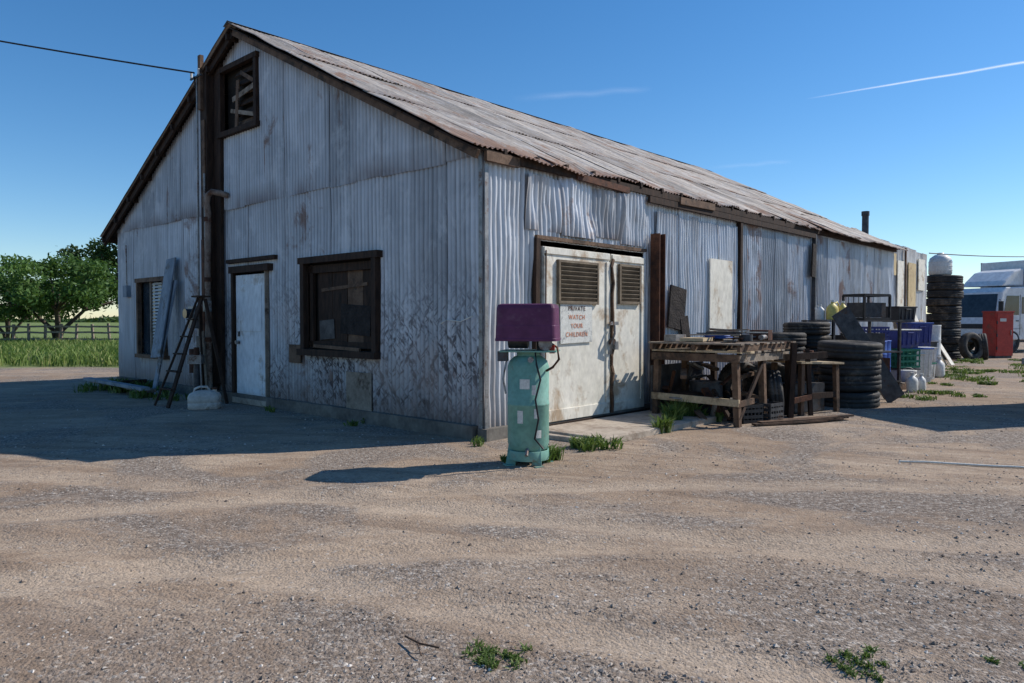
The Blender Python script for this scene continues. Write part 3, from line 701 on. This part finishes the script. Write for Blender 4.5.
# ------------------------------------------------------------------ tyres
def tyre(t,Mx,Rr=.5,w=.28,hole=.29,mt='rubber'):
    h=w/2
    prof=[(hole,-h*.62),(hole+.03,-h*.78),(Rr*.80,-h),(Rr*.93,-h*.95),(Rr-.012,-h*.80),(Rr,-h*.74),(Rr,-h*.3),(Rr-.012,-h*.27),(Rr-.012,-h*.18),(Rr,-h*.15),
          (Rr,h*.15),(Rr-.012,h*.18),(Rr-.012,h*.27),(Rr,h*.3),(Rr,h*.74),(Rr-.012,h*.80),(Rr*.93,h*.95),(Rr*.80,h),(hole+.03,h*.78),(hole,h*.62),(hole+.05,h*.4),(Rr-.06,h*.5),(Rr-.06,-h*.5),(hole+.05,-h*.4)]
    def mod(i,k): return -.013 if (3<=k<=6 or 13<=k<=16) and i%2 else 0
    t.lathe(prof,Mx,mt,72,True,mod)
def stack(name,x,y,n,Rr,w,z=0,hole=None,jit=.045):
    e=empty(name,(x,y,z),random.uniform(0,3))
    for i in range(n):
        t=MB(); tyre(t,T(random.uniform(-jit,jit),random.uniform(-jit,jit),w*(i+.5)*.97,(R(random.uniform(-2,2)),R(random.uniform(-2,2)),random.uniform(0,1))),Rr*random.uniform(.93,1.02),w,hole or Rr*.57)
        t.obj('tyre',e)
    return e
stack('tire_stack',5.85,12.75,4,.52,.29)
stack('tire_stack',5.15,13.9,5,.44,.26)
stack('tire_stack',5.75,14.3,6,.45,.25)
stack('tire_stack',16.6,28.3,11,.62,.30)
def uptyre(x,y,Rr,w,yaw,lean=0,name='tire',z=0):
    t=MB(); tyre(t,T(0,0,0),Rr,w,Rr*.57); t.obj(name,loc=(x,y,z+Rr*math.cos(lean)),rot=(R(90)-lean,0,yaw))
uptyre(17.0,27.2,.52,.28,R(20),.12); uptyre(17.7,27.6,.5,.28,R(60),.1)
uptyre(3.7,11.9,.42,.24,R(30),.1); uptyre(4.25,12.2,.42,.24,R(10),.15); uptyre(4.1,11.45,.36,.22,R(75),.1); uptyre(4.75,12.6,.48,.26,R(20),.2)

# ------------------------------------------------------------------ workbench
wb=empty('wooden_workbench',C,ANG)
X0,X1,Y0,Y1=3.15,5.05,-1.85,-.45; ZT=1.0
t=MB()
for x in (X0+.05,X0+.9,X1-.05):
    for y in (Y0+.06,Y1-.06):
        t.box((x,y,ZT/2),(.085,.085,ZT),'wood_brown' if x<X1-.2 else 'wood_dark',(R(random.uniform(-2,2)),R(random.uniform(-2,2)),0))
t.beam((X0,Y0+.02,ZT-.04),(X1,Y0+.02,ZT-.04),.04,.11,'wood_grey'); t.beam((X0,Y1-.02,ZT-.04),(X1,Y1-.02,ZT-.04),.04,.13,'wood_dark')
t.beam((X0+.01,Y0,ZT-.04),(X0+.01,Y1,ZT-.04),.04,.11,'wood_brown')
t.beam((X0+.01,Y0,.34),(X0+.01,Y1,.36),.04,.10,'wood_pale'); t.beam((X0,Y0+.02,.32),(X0+.5,Y0+.02,.34),.04,.08,'wood_brown')
t.beam((X0+.05,Y0+.02,.1),(X0+.9,Y0+.05,.9),.03,.07,'wood_dark')
t.obj('legs_and_rails',wb)
t=MB()
for i in range(13):
    x=X0+.02+i*.148; t.box((x+.04,(Y0+Y1)/2+random.uniform(-.04,.04),ZT+.045),(.12,Y1-Y0+.1+random.uniform(-.08,.06),.025),random.choice(['wood_grey','wood_brown','wood_pale','wood_grey']),(0,R(random.uniform(-2,2)),R(random.uniform(-1.5,1.5))))
for y in (Y0+.0,(Y0+Y1)/2,Y1): t.box(((X0+X1)/2,y,ZT+.10),(X1-X0+.05,.045,.09),'wood_brown')
for i in range(12):
    x=X0+.0+i*.16; t.box((x+.04,(Y0+Y1)/2+random.uniform(-.03,.03),ZT+.16),(.10,Y1-Y0+.12,.022),random.choice(['wood_grey','rust','wood_brown','wood_grey']),(0,R(random.uniform(-2,2)),R(random.uniform(-2,2))))
t.obj('pallet_top',wb)
t=MB(); zt=ZT+.18
t.box((3.5,-1.0,zt+.03),(.5,.35,.05),'wood_pale',(0,0,.2)); t.box((3.7,-1.4,zt+.02),(.7,.12,.03),'wood_grey',(0,0,.5)); t.box((4.6,-1.0,zt+.06),(.35,.25,.12),'steel_dark',(0,0,.3))
t.cyl((4.1,-1.5,zt),(4.1,-1.5,zt+.1),.1,.1,'steel_dark',18); t.cyl((4.4,-1.6,zt+.05),(4.8,-1.5,zt+.05),.04,.04,'steel',12)
for k in range(3):
    t.tube([(4.2+.22*math.cos(a*.35),-1.0+.2*math.sin(a*.35),zt+.02+k*.025) for a in range(19)],.014,'blue' if k else 'black')
t.box((4.85,-1.4,zt+.08),(.2,.3,.16),'rust',(0,0,.1)); t.box((3.4,-.7,zt+.05),(.3,.2,.1),'steel')
for i in range(14): t.beam((3.3+random.random()*1.3,-1.7+random.random(),zt+.02+.012*i),(3.6+random.random()*1.3,-1.6+random.random(),zt+.03+.012*i),.04,.02,random.choice(['rust','steel','wood_grey','steel_dark']))
t.obj('bench_tools',wb)
t=MB()
for i in range(34):
    a=(random.uniform(3.3,4.9),random.uniform(-1.5,-.4),random.uniform(.1,.8)); b=(a[0]+random.uniform(-.6,.6),a[1]+random.uniform(-.4,.4),max(.03,a[2]+random.uniform(-.5,.2)))
    t.beam(a,b,random.uniform(.03,.14),random.uniform(.02,.06),random.choice(['rust','steel_dark','wood_dark','steel','wood_brown']))
t.cyl((4.0,-.9,0),(4.0,-.9,.55),.25,.25,'steel_dark',24); t.cyl((4.6,-1.2,.0),(4.6,-1.2,.35),.18,.18,'rust',24); t.box((3.6,-.8,.2),(.4,.4,.4),'wood_dark'); t.box((4.1,-.35,.45),(1.6,.04,.7),'steel_dark'); t.cyl((4.35,-1.6,0),(4.35,-1.6,.3),.15,.15,'steel_dark',20)
t.obj('scrap_below',wb)

def crate(name,x,y,z,sx,sy,sz,m,rz=0):
    t=MB(); w=.02
    t.box((0,0,.01),(sx-.02,sy-.02,.02),m)
    for zz in (.03,sz*.35,sz*.65,sz-.03):
        for s in (-1,1):
            t.box((0,s*sy/2,zz),(sx+.02,w,.045),m); t.box((s*sx/2,0,zz),(w,sy-.02,.045),m)
    for i in range(6):
        u=-.5+i/5
        for s in (-1,1): t.box((u*sx*.98,s*sy/2,sz/2),(.018,w*.8,sz-.02),m); t.box((s*sx/2,u*sy*.96,sz/2),(w*.8,.018,sz-.02),m)
    return t.obj(name,loc=(x,y,z),rot=(0,0,rz))
crate('milk_crate',3.42,10.75,0,.34,.34,.28,'black',.4); crate('milk_crate',3.8,10.95,0,.34,.34,.28,'steel_dark',.7)
t=MB()
for i in range(6): t.beam((3.4+.1*i,10.3+.06*i,.03+.02*(i%2)),(4.6+.1*i,10.75+.05*i,.03+.02*(i%3)),.1,.025,random.choice(['wood_brown','wood_grey']))
t.obj('lumber_scraps')
t=MB()
t.box((0,0,.82),(1.0,.7,.03),'wood_pale',(0,R(2),0)); 
for x,y in ((-.42,-.28),(.42,-.28),(-.42,.28),(.42,.28)): t.beam((x,y,0),(x*.95,y*.95,.81),.07,.07,'wood_brown')
t.beam((-.42,-.28,.3),(.42,-.28,.3),.03,.09,'wood_dark'); t.box((-.1,0,.9),(.4,.3,.13),'steel_dark'); t.cyl((.2,.1,.84),(.2,.1,1.0),.08,.08,'rust',14); t.box((0,.1,.25),(.7,.4,.45),'steel_dark')
t.obj('plank_table',loc=(4.75,11.9,0),rot=(0,0,.5))
t=MB(); t.beam((0,0,0),(.05,0,1.15),.08,.08,'wood_dark'); t.beam((.4,.2,0),(.35,.25,1.05),.06,.06,'wood_dark'); t.beam((-.25,-.02,.92),(.7,.35,.95),.05,.1,'wood_dark'); t.beam((.02,.0,.25),(.4,.2,.3),.04,.08,'rust'); t.obj('timber_stand',loc=(4.27,11.25,0))

t=MB(); 
for x in (-.95,.95):
    for y in (-.35,.35): t.box((x,y,.75),(.05,.05,1.5),'steel_dark')
for z in (.25,.85,1.48): t.box((0,0,z),(2.0,.78,.03),'steel_dark')
t.box((-.5,0,1.03),(.6,.5,.33),'wood_dark'); t.box((.3,0,1.05),(.7,.5,.36),'steel_dark'); t.box((0,.0,.5),(1.5,.6,.45),'rust')
t.obj('steel_rack',loc=(6.9,14.9,0),rot=(0,0,.45))
def jug(name,x,y,z,s,m,rz=0):
    t=MB(); t.lathe([(0,0),(.09,0),(.1,.02),(.1,.17),(.085,.21),(.04,.25),(.028,.26),(.028,.285),(0,.285)],T(0,0,0)@Matrix.Diagonal((1.,.75,1.,1.)),m,20)
    t.cyl((0,0,.28),(0,0,.31),.032,.032,'white_pl',12); t.tube([(.03,0,.25),(.09,0,.28),(.115,0,.24),(.095,0,.16)],.012,m)
    o=t.obj(name,loc=(x,y,z),rot=(0,0,rz)); o.scale=(s,s,s); return o
jug('plastic_jug',6.25,14.35,1.50,1.25,'yellow',.3); jug('plastic_jug',6.52,14.5,1.50,1.2,'yellow',1.3); jug('plastic_jug',6.05,14.45,1.5,1.0,'white_pl',2)
jug('plastic_jug',8.35,15.3,0,1.3,'white_pl',.4); jug('plastic_jug',8.65,15.5,0,1.2,'white_pl',1.2); jug('plastic_jug',11.3,19.4,0,1.7,'white_pl',1.)
t=MB(); sx,sy,sz=.75,.5,.5
for x in (-1,1):
    for y in (-1,1): t.beam((x*sx/2,y*sy/2,0),(x*sx/2,y*sy/2,sz),.04,.04,'black')
for z in (.02,sz):
    for s in (-1,1): t.beam((-sx/2,s*sy/2,z),(sx/2,s*sy/2,z),.04,.05,'black'); t.beam((s*sx/2,-sy/2,z),(s*sx/2,sy/2,z),.04,.05,'black')
for i in range(1,5): t.beam((-sx/2+i*sx/5,sy/2,0),(-sx/2+i*sx/5,sy/2,sz),.008,.008,'steel_dark')
t.box((0,0,.2),(sx-.1,sy-.1,.3),'steel_dark'); t.obj('metal_cage_box',loc=(7.25,15.05,1.5),rot=(0,0,.45))
t=MB(); t.beam((5.95,13.35,1.66),(7.0,13.35,.06),.03,.34,'steel_dark'); t.obj('leaning_metal_panel')
t=MB(); t.beam((6.1,13.65,1.5),(7.15,13.9,.06),.05,.22,'bluegrey'); t.obj('leaning_plank')
def drum(name,x,y,z,r,h,m,top=None):
    t=MB(); t.lathe([(0,0),(r*.97,0),(r,.015),(r,.03),(r*.97,.045),(r*.97,h*.32),(r,h*.335),(r*.97,h*.35),(r*.97,h*.65),(r,h*.665),(r*.97,h*.68),(r*.97,h-.045),(r,h-.03),(r,h-.01),(r*.96,h-.005),(r*.95,h-.02),(0,h-.02)],T(),m,28)
    t.cyl((r*.5,0,h-.02),(r*.5,0,h+.0),.035,.035,top or 'black',10)
    return t.obj(name,loc=(x,y,z))
t=MB()
for i in range(6): t.box((-.5+i*.2,0,.14),(.12,1.1,.02),'wood_grey')
for y in (-.5,0,.5): t.box((0,y,.065),(1.12,.09,.12),'wood_brown')
t.obj('shipping_pallet',loc=(8.05,16.2,0),rot=(0,0,.6))
drum('blue_drum',7.9,16.1,.15,.29,.9,'blue'); crate('storage_crate',7.9,16.1,1.06,.5,.4,.3,'violet',.3)
drum('blue_drum',8.3,16.7,.15,.29,.9,'blue')
def tote(name,x,y,z,sx,sy,sz,m,rz,lid=None):
    t=MB(); t.box((0,0,sz/2),(sx*.88,sy*.88,sz),m,(0,0,0),(1.12,1.12)); t.box((0,0,sz+.012),(sx*1.05,sy*1.05,.03),lid or m)
    for i in range(4): 
        for s in (-1,1): t.box((-sx*.33+i*sx*.22,s*sy*.475,sz*.55),(.025,.03,sz*.75),m)
    t.box((0,-sy*.52,sz*.86),(sx*.3,.03,.03),m); t.box((0,sy*.52,sz*.86),(sx*.3,.03,.03),m)
    return t.obj(name,loc=(x,y,z),rot=(0,0,rz),bevel=.01)
tote('storage_tote',9.0,17.0,0,.62,.5,.36,'white_pl',.3,'steel_dark')
crate('storage_crate',9.0,17.0,.4,.6,.5,.44,'green',.3); tote('storage_tote',9.0,17.0,.43,.5,.42,.34,'green',.3)
tote('storage_tote',9.0,17.0,.86,.64,.5,.40,'violet',.35,'label'); tote('storage_tote',9.75,17.8,.86,.6,.5,.55,'violet',.2,'blue')
tote('storage_tote',9.75,17.8,0,.62,.52,.80,'white_pl',.2,'blue'); tote('storage_tote',9.4,17.9,1.45,.7,.5,.35,'black',.5)
tote('storage_tote',8.8,17.7,0,.6,.6,.9,'violet',.2,'black')
tote('storage_tote',10.35,18.5,0,.5,.4,.4,'label',.5,'green'); tote('storage_tote',10.4,18.55,.44,.45,.4,.35,'white_pl',.1,'white_pl')
t=MB(); t.lathe([(0,0),(.14,0),(.165,.36),(.17,.37),(.17,.39),(.15,.385),(0,.37)],T(),'white_pl',22); t.tube([(.165*math.cos(a/10*math.pi),0,.33+.12*math.sin(a/10*math.pi)) for a in range(11)],.005,'steel'); t.obj('plastic_bucket',loc=(8.75,16.2,0))
drum('tall_plastic_drum',12.75,22.3,0,.24,1.35,'white_pl'); drum('tall_plastic_drum',12.3,22.0,0,.22,1.1,'blue'); drum('blue_drum',11.3,20.6,0,.3,.92,'blue')
tote('storage_tote',10.9,19.8,0,.8,.6,.9,'steel_dark',.2); tote('storage_tote',11.0,20.4,.93,.7,.5,.5,'wood_grey' ,.6)
t=MB()
for i in range(4): t.beam((13.9+.25*i,24.4,0),(13.5+.25*i,25.2,1.9-.2*i),.18,.03,'white_paint' if i%2 else 'wood_pale')
t.obj('leaning_boards')
t=MB(); t.lathe([(0,0),(.35,0),(.40,.06),(.40,.5),(.36,.66),(.2,.78),(.12,.8),(.12,.86),(0,.86)],T(),'white_pl',28)
for z in (.18,.34,.5): t.lathe([(.395,z-.02),(.415,z),(.395,z+.02)],T(),'white_pl',28)
t.obj('white_plastic_tank',loc=(16.45,28.3,3.21))
t=MB(); t.box((0,0,.95),(.85,.6,1.7),'red'); t.box((0,0,.05),(.8,.55,.1),'steel_dark'); t.box((0,-.31,1.0),(.76,.02,1.5),'red'); t.box((0,0,1.82),(.9,.65,.05),'red'); t.box((.27,-.335,1.0),(.03,.03,.2),'steel'); t.box((-.1,-.325,1.5),(.3,.01,.12),'label')
for z in (.4,.9,1.4): t.box((-.38,-.32,z),(.04,.03,.12),'steel_dark')
t.obj('red_fuel_cabinet',loc=(19.1,28.9,0),rot=(0,0,.25),bevel=.02)

# ------------------------------------------------------------------ trucks
def wheel(e,x,y,Rr=.48,w=.28):
    t=MB(); Mx=T(x,y,Rr,(R(90),0,0)); tyre(t,Mx,Rr,w,Rr*.55); t.lathe([(0,.06),(.08,.07),(.1,.03),(Rr*.5,.0),(Rr*.57,.1),(Rr*.57,-.1)],Mx,'steel',28)
    t.lathe([(0,-.06),(.08,-.07),(.1,-.03),(Rr*.5,.0),(Rr*.57,-.1),(Rr*.57,.1)],Mx,'steel',28); t.obj('wheel',e)
def truck(x,y,rz,blen=6.5):
    e=empty('box_truck',(x,y,0),rz)
    pr=[(0,.55),(0,1.25),(.06,1.45),(.32,2.55),(.55,2.75),(1.85,2.8),(1.95,2.7),(1.95,.55)]
    w=1.08; vs=[(a,-w,b) for a,b in pr]+[(a,w,b) for a,b in pr]; n=len(pr)
    t=MB(); t.add(vs,[tuple(range(n)),tuple(range(n,2*n))[::-1]]+[(i,n+i,n+(i+1)%n,(i+1)%n) for i in range(n)],'truck_white'); t.obj('cab',e,bevel=.05)
    t=MB()
    t.add([(.085-.02,-.96,1.5),(.085-.02,.96,1.5),(.31-.02,.9,2.48),(.31-.02,-.9,2.48)],[(0,1,2,3)],'glass')
    for s in (-1,1): 
        t.add([(.4,s*1.092,1.6),(1.35,s*1.092,1.6),(1.35,s*1.092,2.4),(.58,s*1.092,2.4)],[(0,1,2,3) if s<0 else (3,2,1,0)],'glass')
        t.box((1.65,s*1.09,2.0),(.25,.01,.7),'glass'); t.box((.9,s*1.085,1.02),(1.1,.012,.015),'steel_dark'); t.box((1.43,s*1.085,1.6),(.012,.012,1.7),'steel_dark'); t.box((.34,s*1.085,1.4),(.012,.012,1.2),'steel_dark')
        t.box((1.25,s*1.1,1.35),(.14,.03,.04),'black')
        t.box((-.05,s*1.28,1.95),(.06,.18,.42),'black'); t.beam((.2,s*1.05,2.25),(-.05,s*1.25,2.2),.03,.03,'black')
        t.box((-.01,s*.8,.85),(.05,.36,.2),'white_pl'); t.box((-.01,s*1.0,.85),(.05,.07,.18),'red')
    t.box((-.03,0,.58),(.14,2.1,.26),'black'); t.box((-.01,0,1.12),(.03,1.5,.2),'black'); 
    t.box((1.0,0,.5),(1.9,1.9,.12),'steel_dark')
    t.obj('windows_and_trim',e)
    t=MB()
    pr=[(.55,2.82),(.75,3.05),(1.3,3.45),(1.9,3.6),(1.9,2.84)]
    vs=[(a,-.9,b) for a,b in pr]+[(a,.9,b) for a,b in pr]; n=5
    t.add(vs,[tuple(range(n)),tuple(range(n,2*n))[::-1]]+[(i,n+i,n+(i+1)%n,(i+1)%n) for i in range(n)],'truck_white'); t.obj('wind_deflector',e,bevel=.06)
    t=MB(); t.box((2.2+blen/2,0,2.45),(blen,2.4,3.0),'truck_white'); 
    for s in (-1,1):
        t.box((2.2+blen/2,s*1.21,.98),(blen+.02,.04,.12),'steel'); t.box((2.2+blen/2,s*1.21,3.92),(blen+.02,.04,.1),'steel'); t.box((2.24,s*1.21,2.45),(.08,.04,2.9),'steel')
        t.box((2.2+blen/2,s*1.0,.6),(blen*.35,.04,.35),'steel_dark')
    t.box((2+blen/2,0,.75),(blen,.8,.2),'steel_dark'); t.obj('cargo_box',e,bevel=.03)
    for s in (-1,1): wheel(e,1.0,s*.95); wheel(e,2.2+blen*.72,s*.95)
    return e
tk=truck(21.2,33.9,R(22)); tk.scale=(1.08,1.08,1.08)
e=empty('unseen_shadow_trailer',(11.75,12.8,0),R(15))  # made-up trailer out of view, added to cast the shadow strip on the yard
t=MB(); t.box((0,0,2.2),(4.6,2.2,3.0),'truck_white'); 
for s in (-1,1):
    t.box((0,s*1.11,.75),(4.64,.04,.12),'steel'); t.box((0,s*1.11,3.66),(4.64,.04,.1),'steel')
    for i in range(7): t.box((-2.2+i*.733,s*1.115,2.2),(.04,.03,2.8),'steel')
t.box((0,0,.62),(4.6,1.4,.14),'steel_dark'); t.beam((2.3,.6,.6),(3.5,0,.55),.1,.1,'steel_dark'); t.beam((2.3,-.6,.6),(3.5,0,.55),.1,.1,'steel_dark'); t.cyl((3.3,0,0),(3.3,0,.7),.04,.04,'steel',10)
t.obj('shadow_trailer_body',e,bevel=.03)
for s in (-1,1): wheel(e,-.5,s*1.0,.4,.24); wheel(e,.45,s*1.0,.4,.24)

# ------------------------------------------------------------------ left clutter
t=MB()
t.beam((-1.25,6.55,0),(-.55,6.35,1.9),.07,.035,'wood_dark'); t.beam((-1.25,6.0,0),(-.55,6.2,1.9),.07,.035,'wood_dark')
t.beam((-.25,6.8,0),(-.5,6.4,1.88),.05,.04,'wood_dark'); t.beam((-.25,5.9,0),(-.5,6.18,1.88),.05,.04,'wood_dark')
for k in range(1,6):
    f=k/6.3; a=Vector((-1.25,6.55,0)).lerp(Vector((-.55,6.35,1.9)),f); b=Vector((-1.25,6.0,0)).lerp(Vector((-.55,6.2,1.9)),f); t.beam(a,b,.1,.025,'wood_dark')
t.box((-.53,6.28,1.92),(.22,.3,.03),'wood_dark'); t.obj('step_ladder',loc=B(0,.35),rot=(0,0,ANG))
t=MB(); t.beam((-.5,8.75,.75),(-.12,8.85,2.75),.025,.42,'bluegrey'); t.beam((-.55,8.75,0),(-.15,8.6,2.3),.03,.16,'bluegrey'); t.obj('leaning_board',loc=C,rot=(0,0,ANG))
t=MB()
for i in range(4): t.beam((-.55-.12*i,8.2,.05+.09*i*.5),(-.5-.12*i,11.6,.06+.09*i*.5),.16,.06,'bluegrey' if i%2 else 'wood_grey')
t.box((-.5,9.9,.12),(.5,.1,.24),'wood_dark'); t.obj('stacked_planks',loc=C,rot=(0,0,ANG))
t=MB(); vs=[];fs=[]
lv=[(.24,.17,0),(.26,.185,.02),(.26,.185,.10),(.252,.178,.11),(.26,.185,.12),(.26,.185,.21),(.235,.16,.26),(.15,.10,.30),(.08,.07,.315)]
for a,b,z in lv:
    for k in range(24):
        q=2*math.pi*k/24; c_,s_=math.cos(q),math.sin(q)
        vs.append((a*math.copysign(abs(c_)**.45,c_),b*math.copysign(abs(s_)**.45,s_),z))
for l in range(len(lv)-1):
    for k in range(24): j=(k+1)%24; fs.append((l*24+k,l*24+j,(l+1)*24+j,(l+1)*24+k))
fs.append(tuple(range((len(lv)-1)*24,len(lv)*24)))
t.add(vs,fs,'jug',True); t.cyl((.16,0,.25),(.16,0,.33),.035,.035,'jug',14); t.cyl((.16,0,.325),(.16,0,.355),.042,.042,'rust',14)
t.tube([(-.17,0,.26),(-.15,0,.34),(-.08,0,.37),(.04,0,.37),(.08,0,.31)],.02,'jug'); t.obj('plastic_jerrycan',loc=(-5.2,12.4,0),rot=(0,0,.3))
q=B(-.5,6.9); t=MB(); t.cyl((0,0,0),(0,0,.75),.07,.05,'steel_dark',12); t.box((0,0,.78),(.25,.2,.16),'steel'); t.cyl((0,0,.86),(0,0,1.0),.05,.05,'rust',10); t.beam((.15,.1,0),(.1,.05,1.3),.04,.04,'wood_grey'); t.obj('standpipe',loc=q)

t=MB(); t.tube([(x_,y_,gh(x_,y_)+.014) for x_,y_ in [(4.1+.12*i,7.75-.03*i) for i in range(22)]],.010,'label'); t.obj('white_pvc_pipe')
t=MB(); t.tube([(-.5,3.4,.02),(-.42,3.3,.03),(-.33,3.28,.02)],.005,'wood_brown',6); t.tube([(-.43,3.3,.03),(-.4,3.2,.02)],.003,'wood_brown',6); t.obj('dry_twig')

# ------------------------------------------------------------------ contrail + thin cirrus
def ribbon(name,p0,p1,w0,w1,dens):
    p0=Vector(p0);p1=Vector(p1); n=60; d=(p1-p0).normalized(); s=d.cross(Vector((0,0,1))).normalized(); V=[];E=[]
    for i in range(n+1):
        f=i/n; w=w0+(w1-w0)*f; p=p0.lerp(p1,f)+s*w*.3*noise.noise((f*6,1,2)); en=min(1,f*3,(1-f)*8)
        for k in (-1,-.5,0,.5,1): V.append(tuple(p+s*k*w)); E.append(max(0,1-abs(k))**1.3*en)
    F=[(i*5+k,i*5+k+1,(i+1)*5+k+1,(i+1)*5+k) for i in range(n) for k in range(4)]
    t=NT(name+'_ice'); a=t.attr('edge')
    nn=t.noise(t.map((.004,.004,.004)),1,6,.6)
    al=t.math('MULTIPLY',t.math('MULTIPLY',a,t.rng(nn,.2,.6,.5,1.)),dens)
    tr=t.n.new('ShaderNodeBsdfTransparent'); tl=t.n.new('ShaderNodeBsdfTranslucent'); tl.inputs[0].default_value=(.95,.95,.95,1)
    mx=t.n.new('ShaderNodeMixShader'); t.l.new(al,mx.inputs[0]); t.l.new(tr.outputs[0],mx.inputs[1]); t.l.new(tl.outputs[0],mx.inputs[2]); t.l.new(mx.outputs[0],t.n['Material Output'].inputs[0])
    return fast(name,np.array(V),np.array(F),t.m,{'edge':np.array(E)})
Z=1200
def sk(tx,te,z=Z): return (tx*z/te,z/te,z)
ribbon('contrail_cloud',sk(.395,.298),sk(.78,.362),18,34,.7)
ribbon('cirrus_cloud',sk(.0,.298,1100),sk(.19,.312,1100),80,60,.09)
ribbon('cirrus_cloud',sk(.26,.205,1000),sk(.38,.215,1000),90,90,.07)

# ------------------------------------------------------------------ light
SUNAZ=math.atan2(.955,.295); EL=R(41)
w=bpy.data.worlds.new('World'); scene.world=w; w.use_nodes=True; nt=w.node_tree
sky=nt.nodes.new('ShaderNodeTexSky'); sky.sky_type='NISHITA'; sky.sun_disc=False; sky.sun_elevation=EL; sky.sun_rotation=SUNAZ
sky.air_density=1.0; sky.dust_density=.15; sky.ozone_density=4.0; sky.altitude=300
hs=nt.nodes.new('ShaderNodeHueSaturation'); hs.inputs['Saturation'].default_value=1.25
nt.links.new(sky.outputs[0],hs.inputs['Color'])
nt.links.new(hs.outputs[0],nt.nodes['Background'].inputs[0]); nt.nodes['Background'].inputs[1].default_value=.138
ld=bpy.data.lights.new('sun','SUN'); ld.energy=5.0; ld.angle=R(.5); ld.color=(1,.94,.86)
lo=bpy.data.objects.new('sun',ld); COL.objects.link(lo)
sd=Vector((math.sin(SUNAZ)*math.cos(EL),math.cos(SUNAZ)*math.cos(EL),math.sin(EL)))
lo.rotation_euler=sd.to_track_quat('Z','Y').to_euler()
cd=bpy.data.cameras.new('camera'); cam=bpy.data.objects.new('camera',cd); COL.objects.link(cam); scene.camera=cam
cam.location=(0,0,1.5); cam.rotation_euler=(R(90-1.68),0,0); cd.sensor_width=36; cd.lens=735/1024*36; cd.clip_start=.05; cd.clip_end=12000
scene.view_settings.view_transform='Standard'; scene.view_settings.look='None'; scene.view_settings.exposure=0
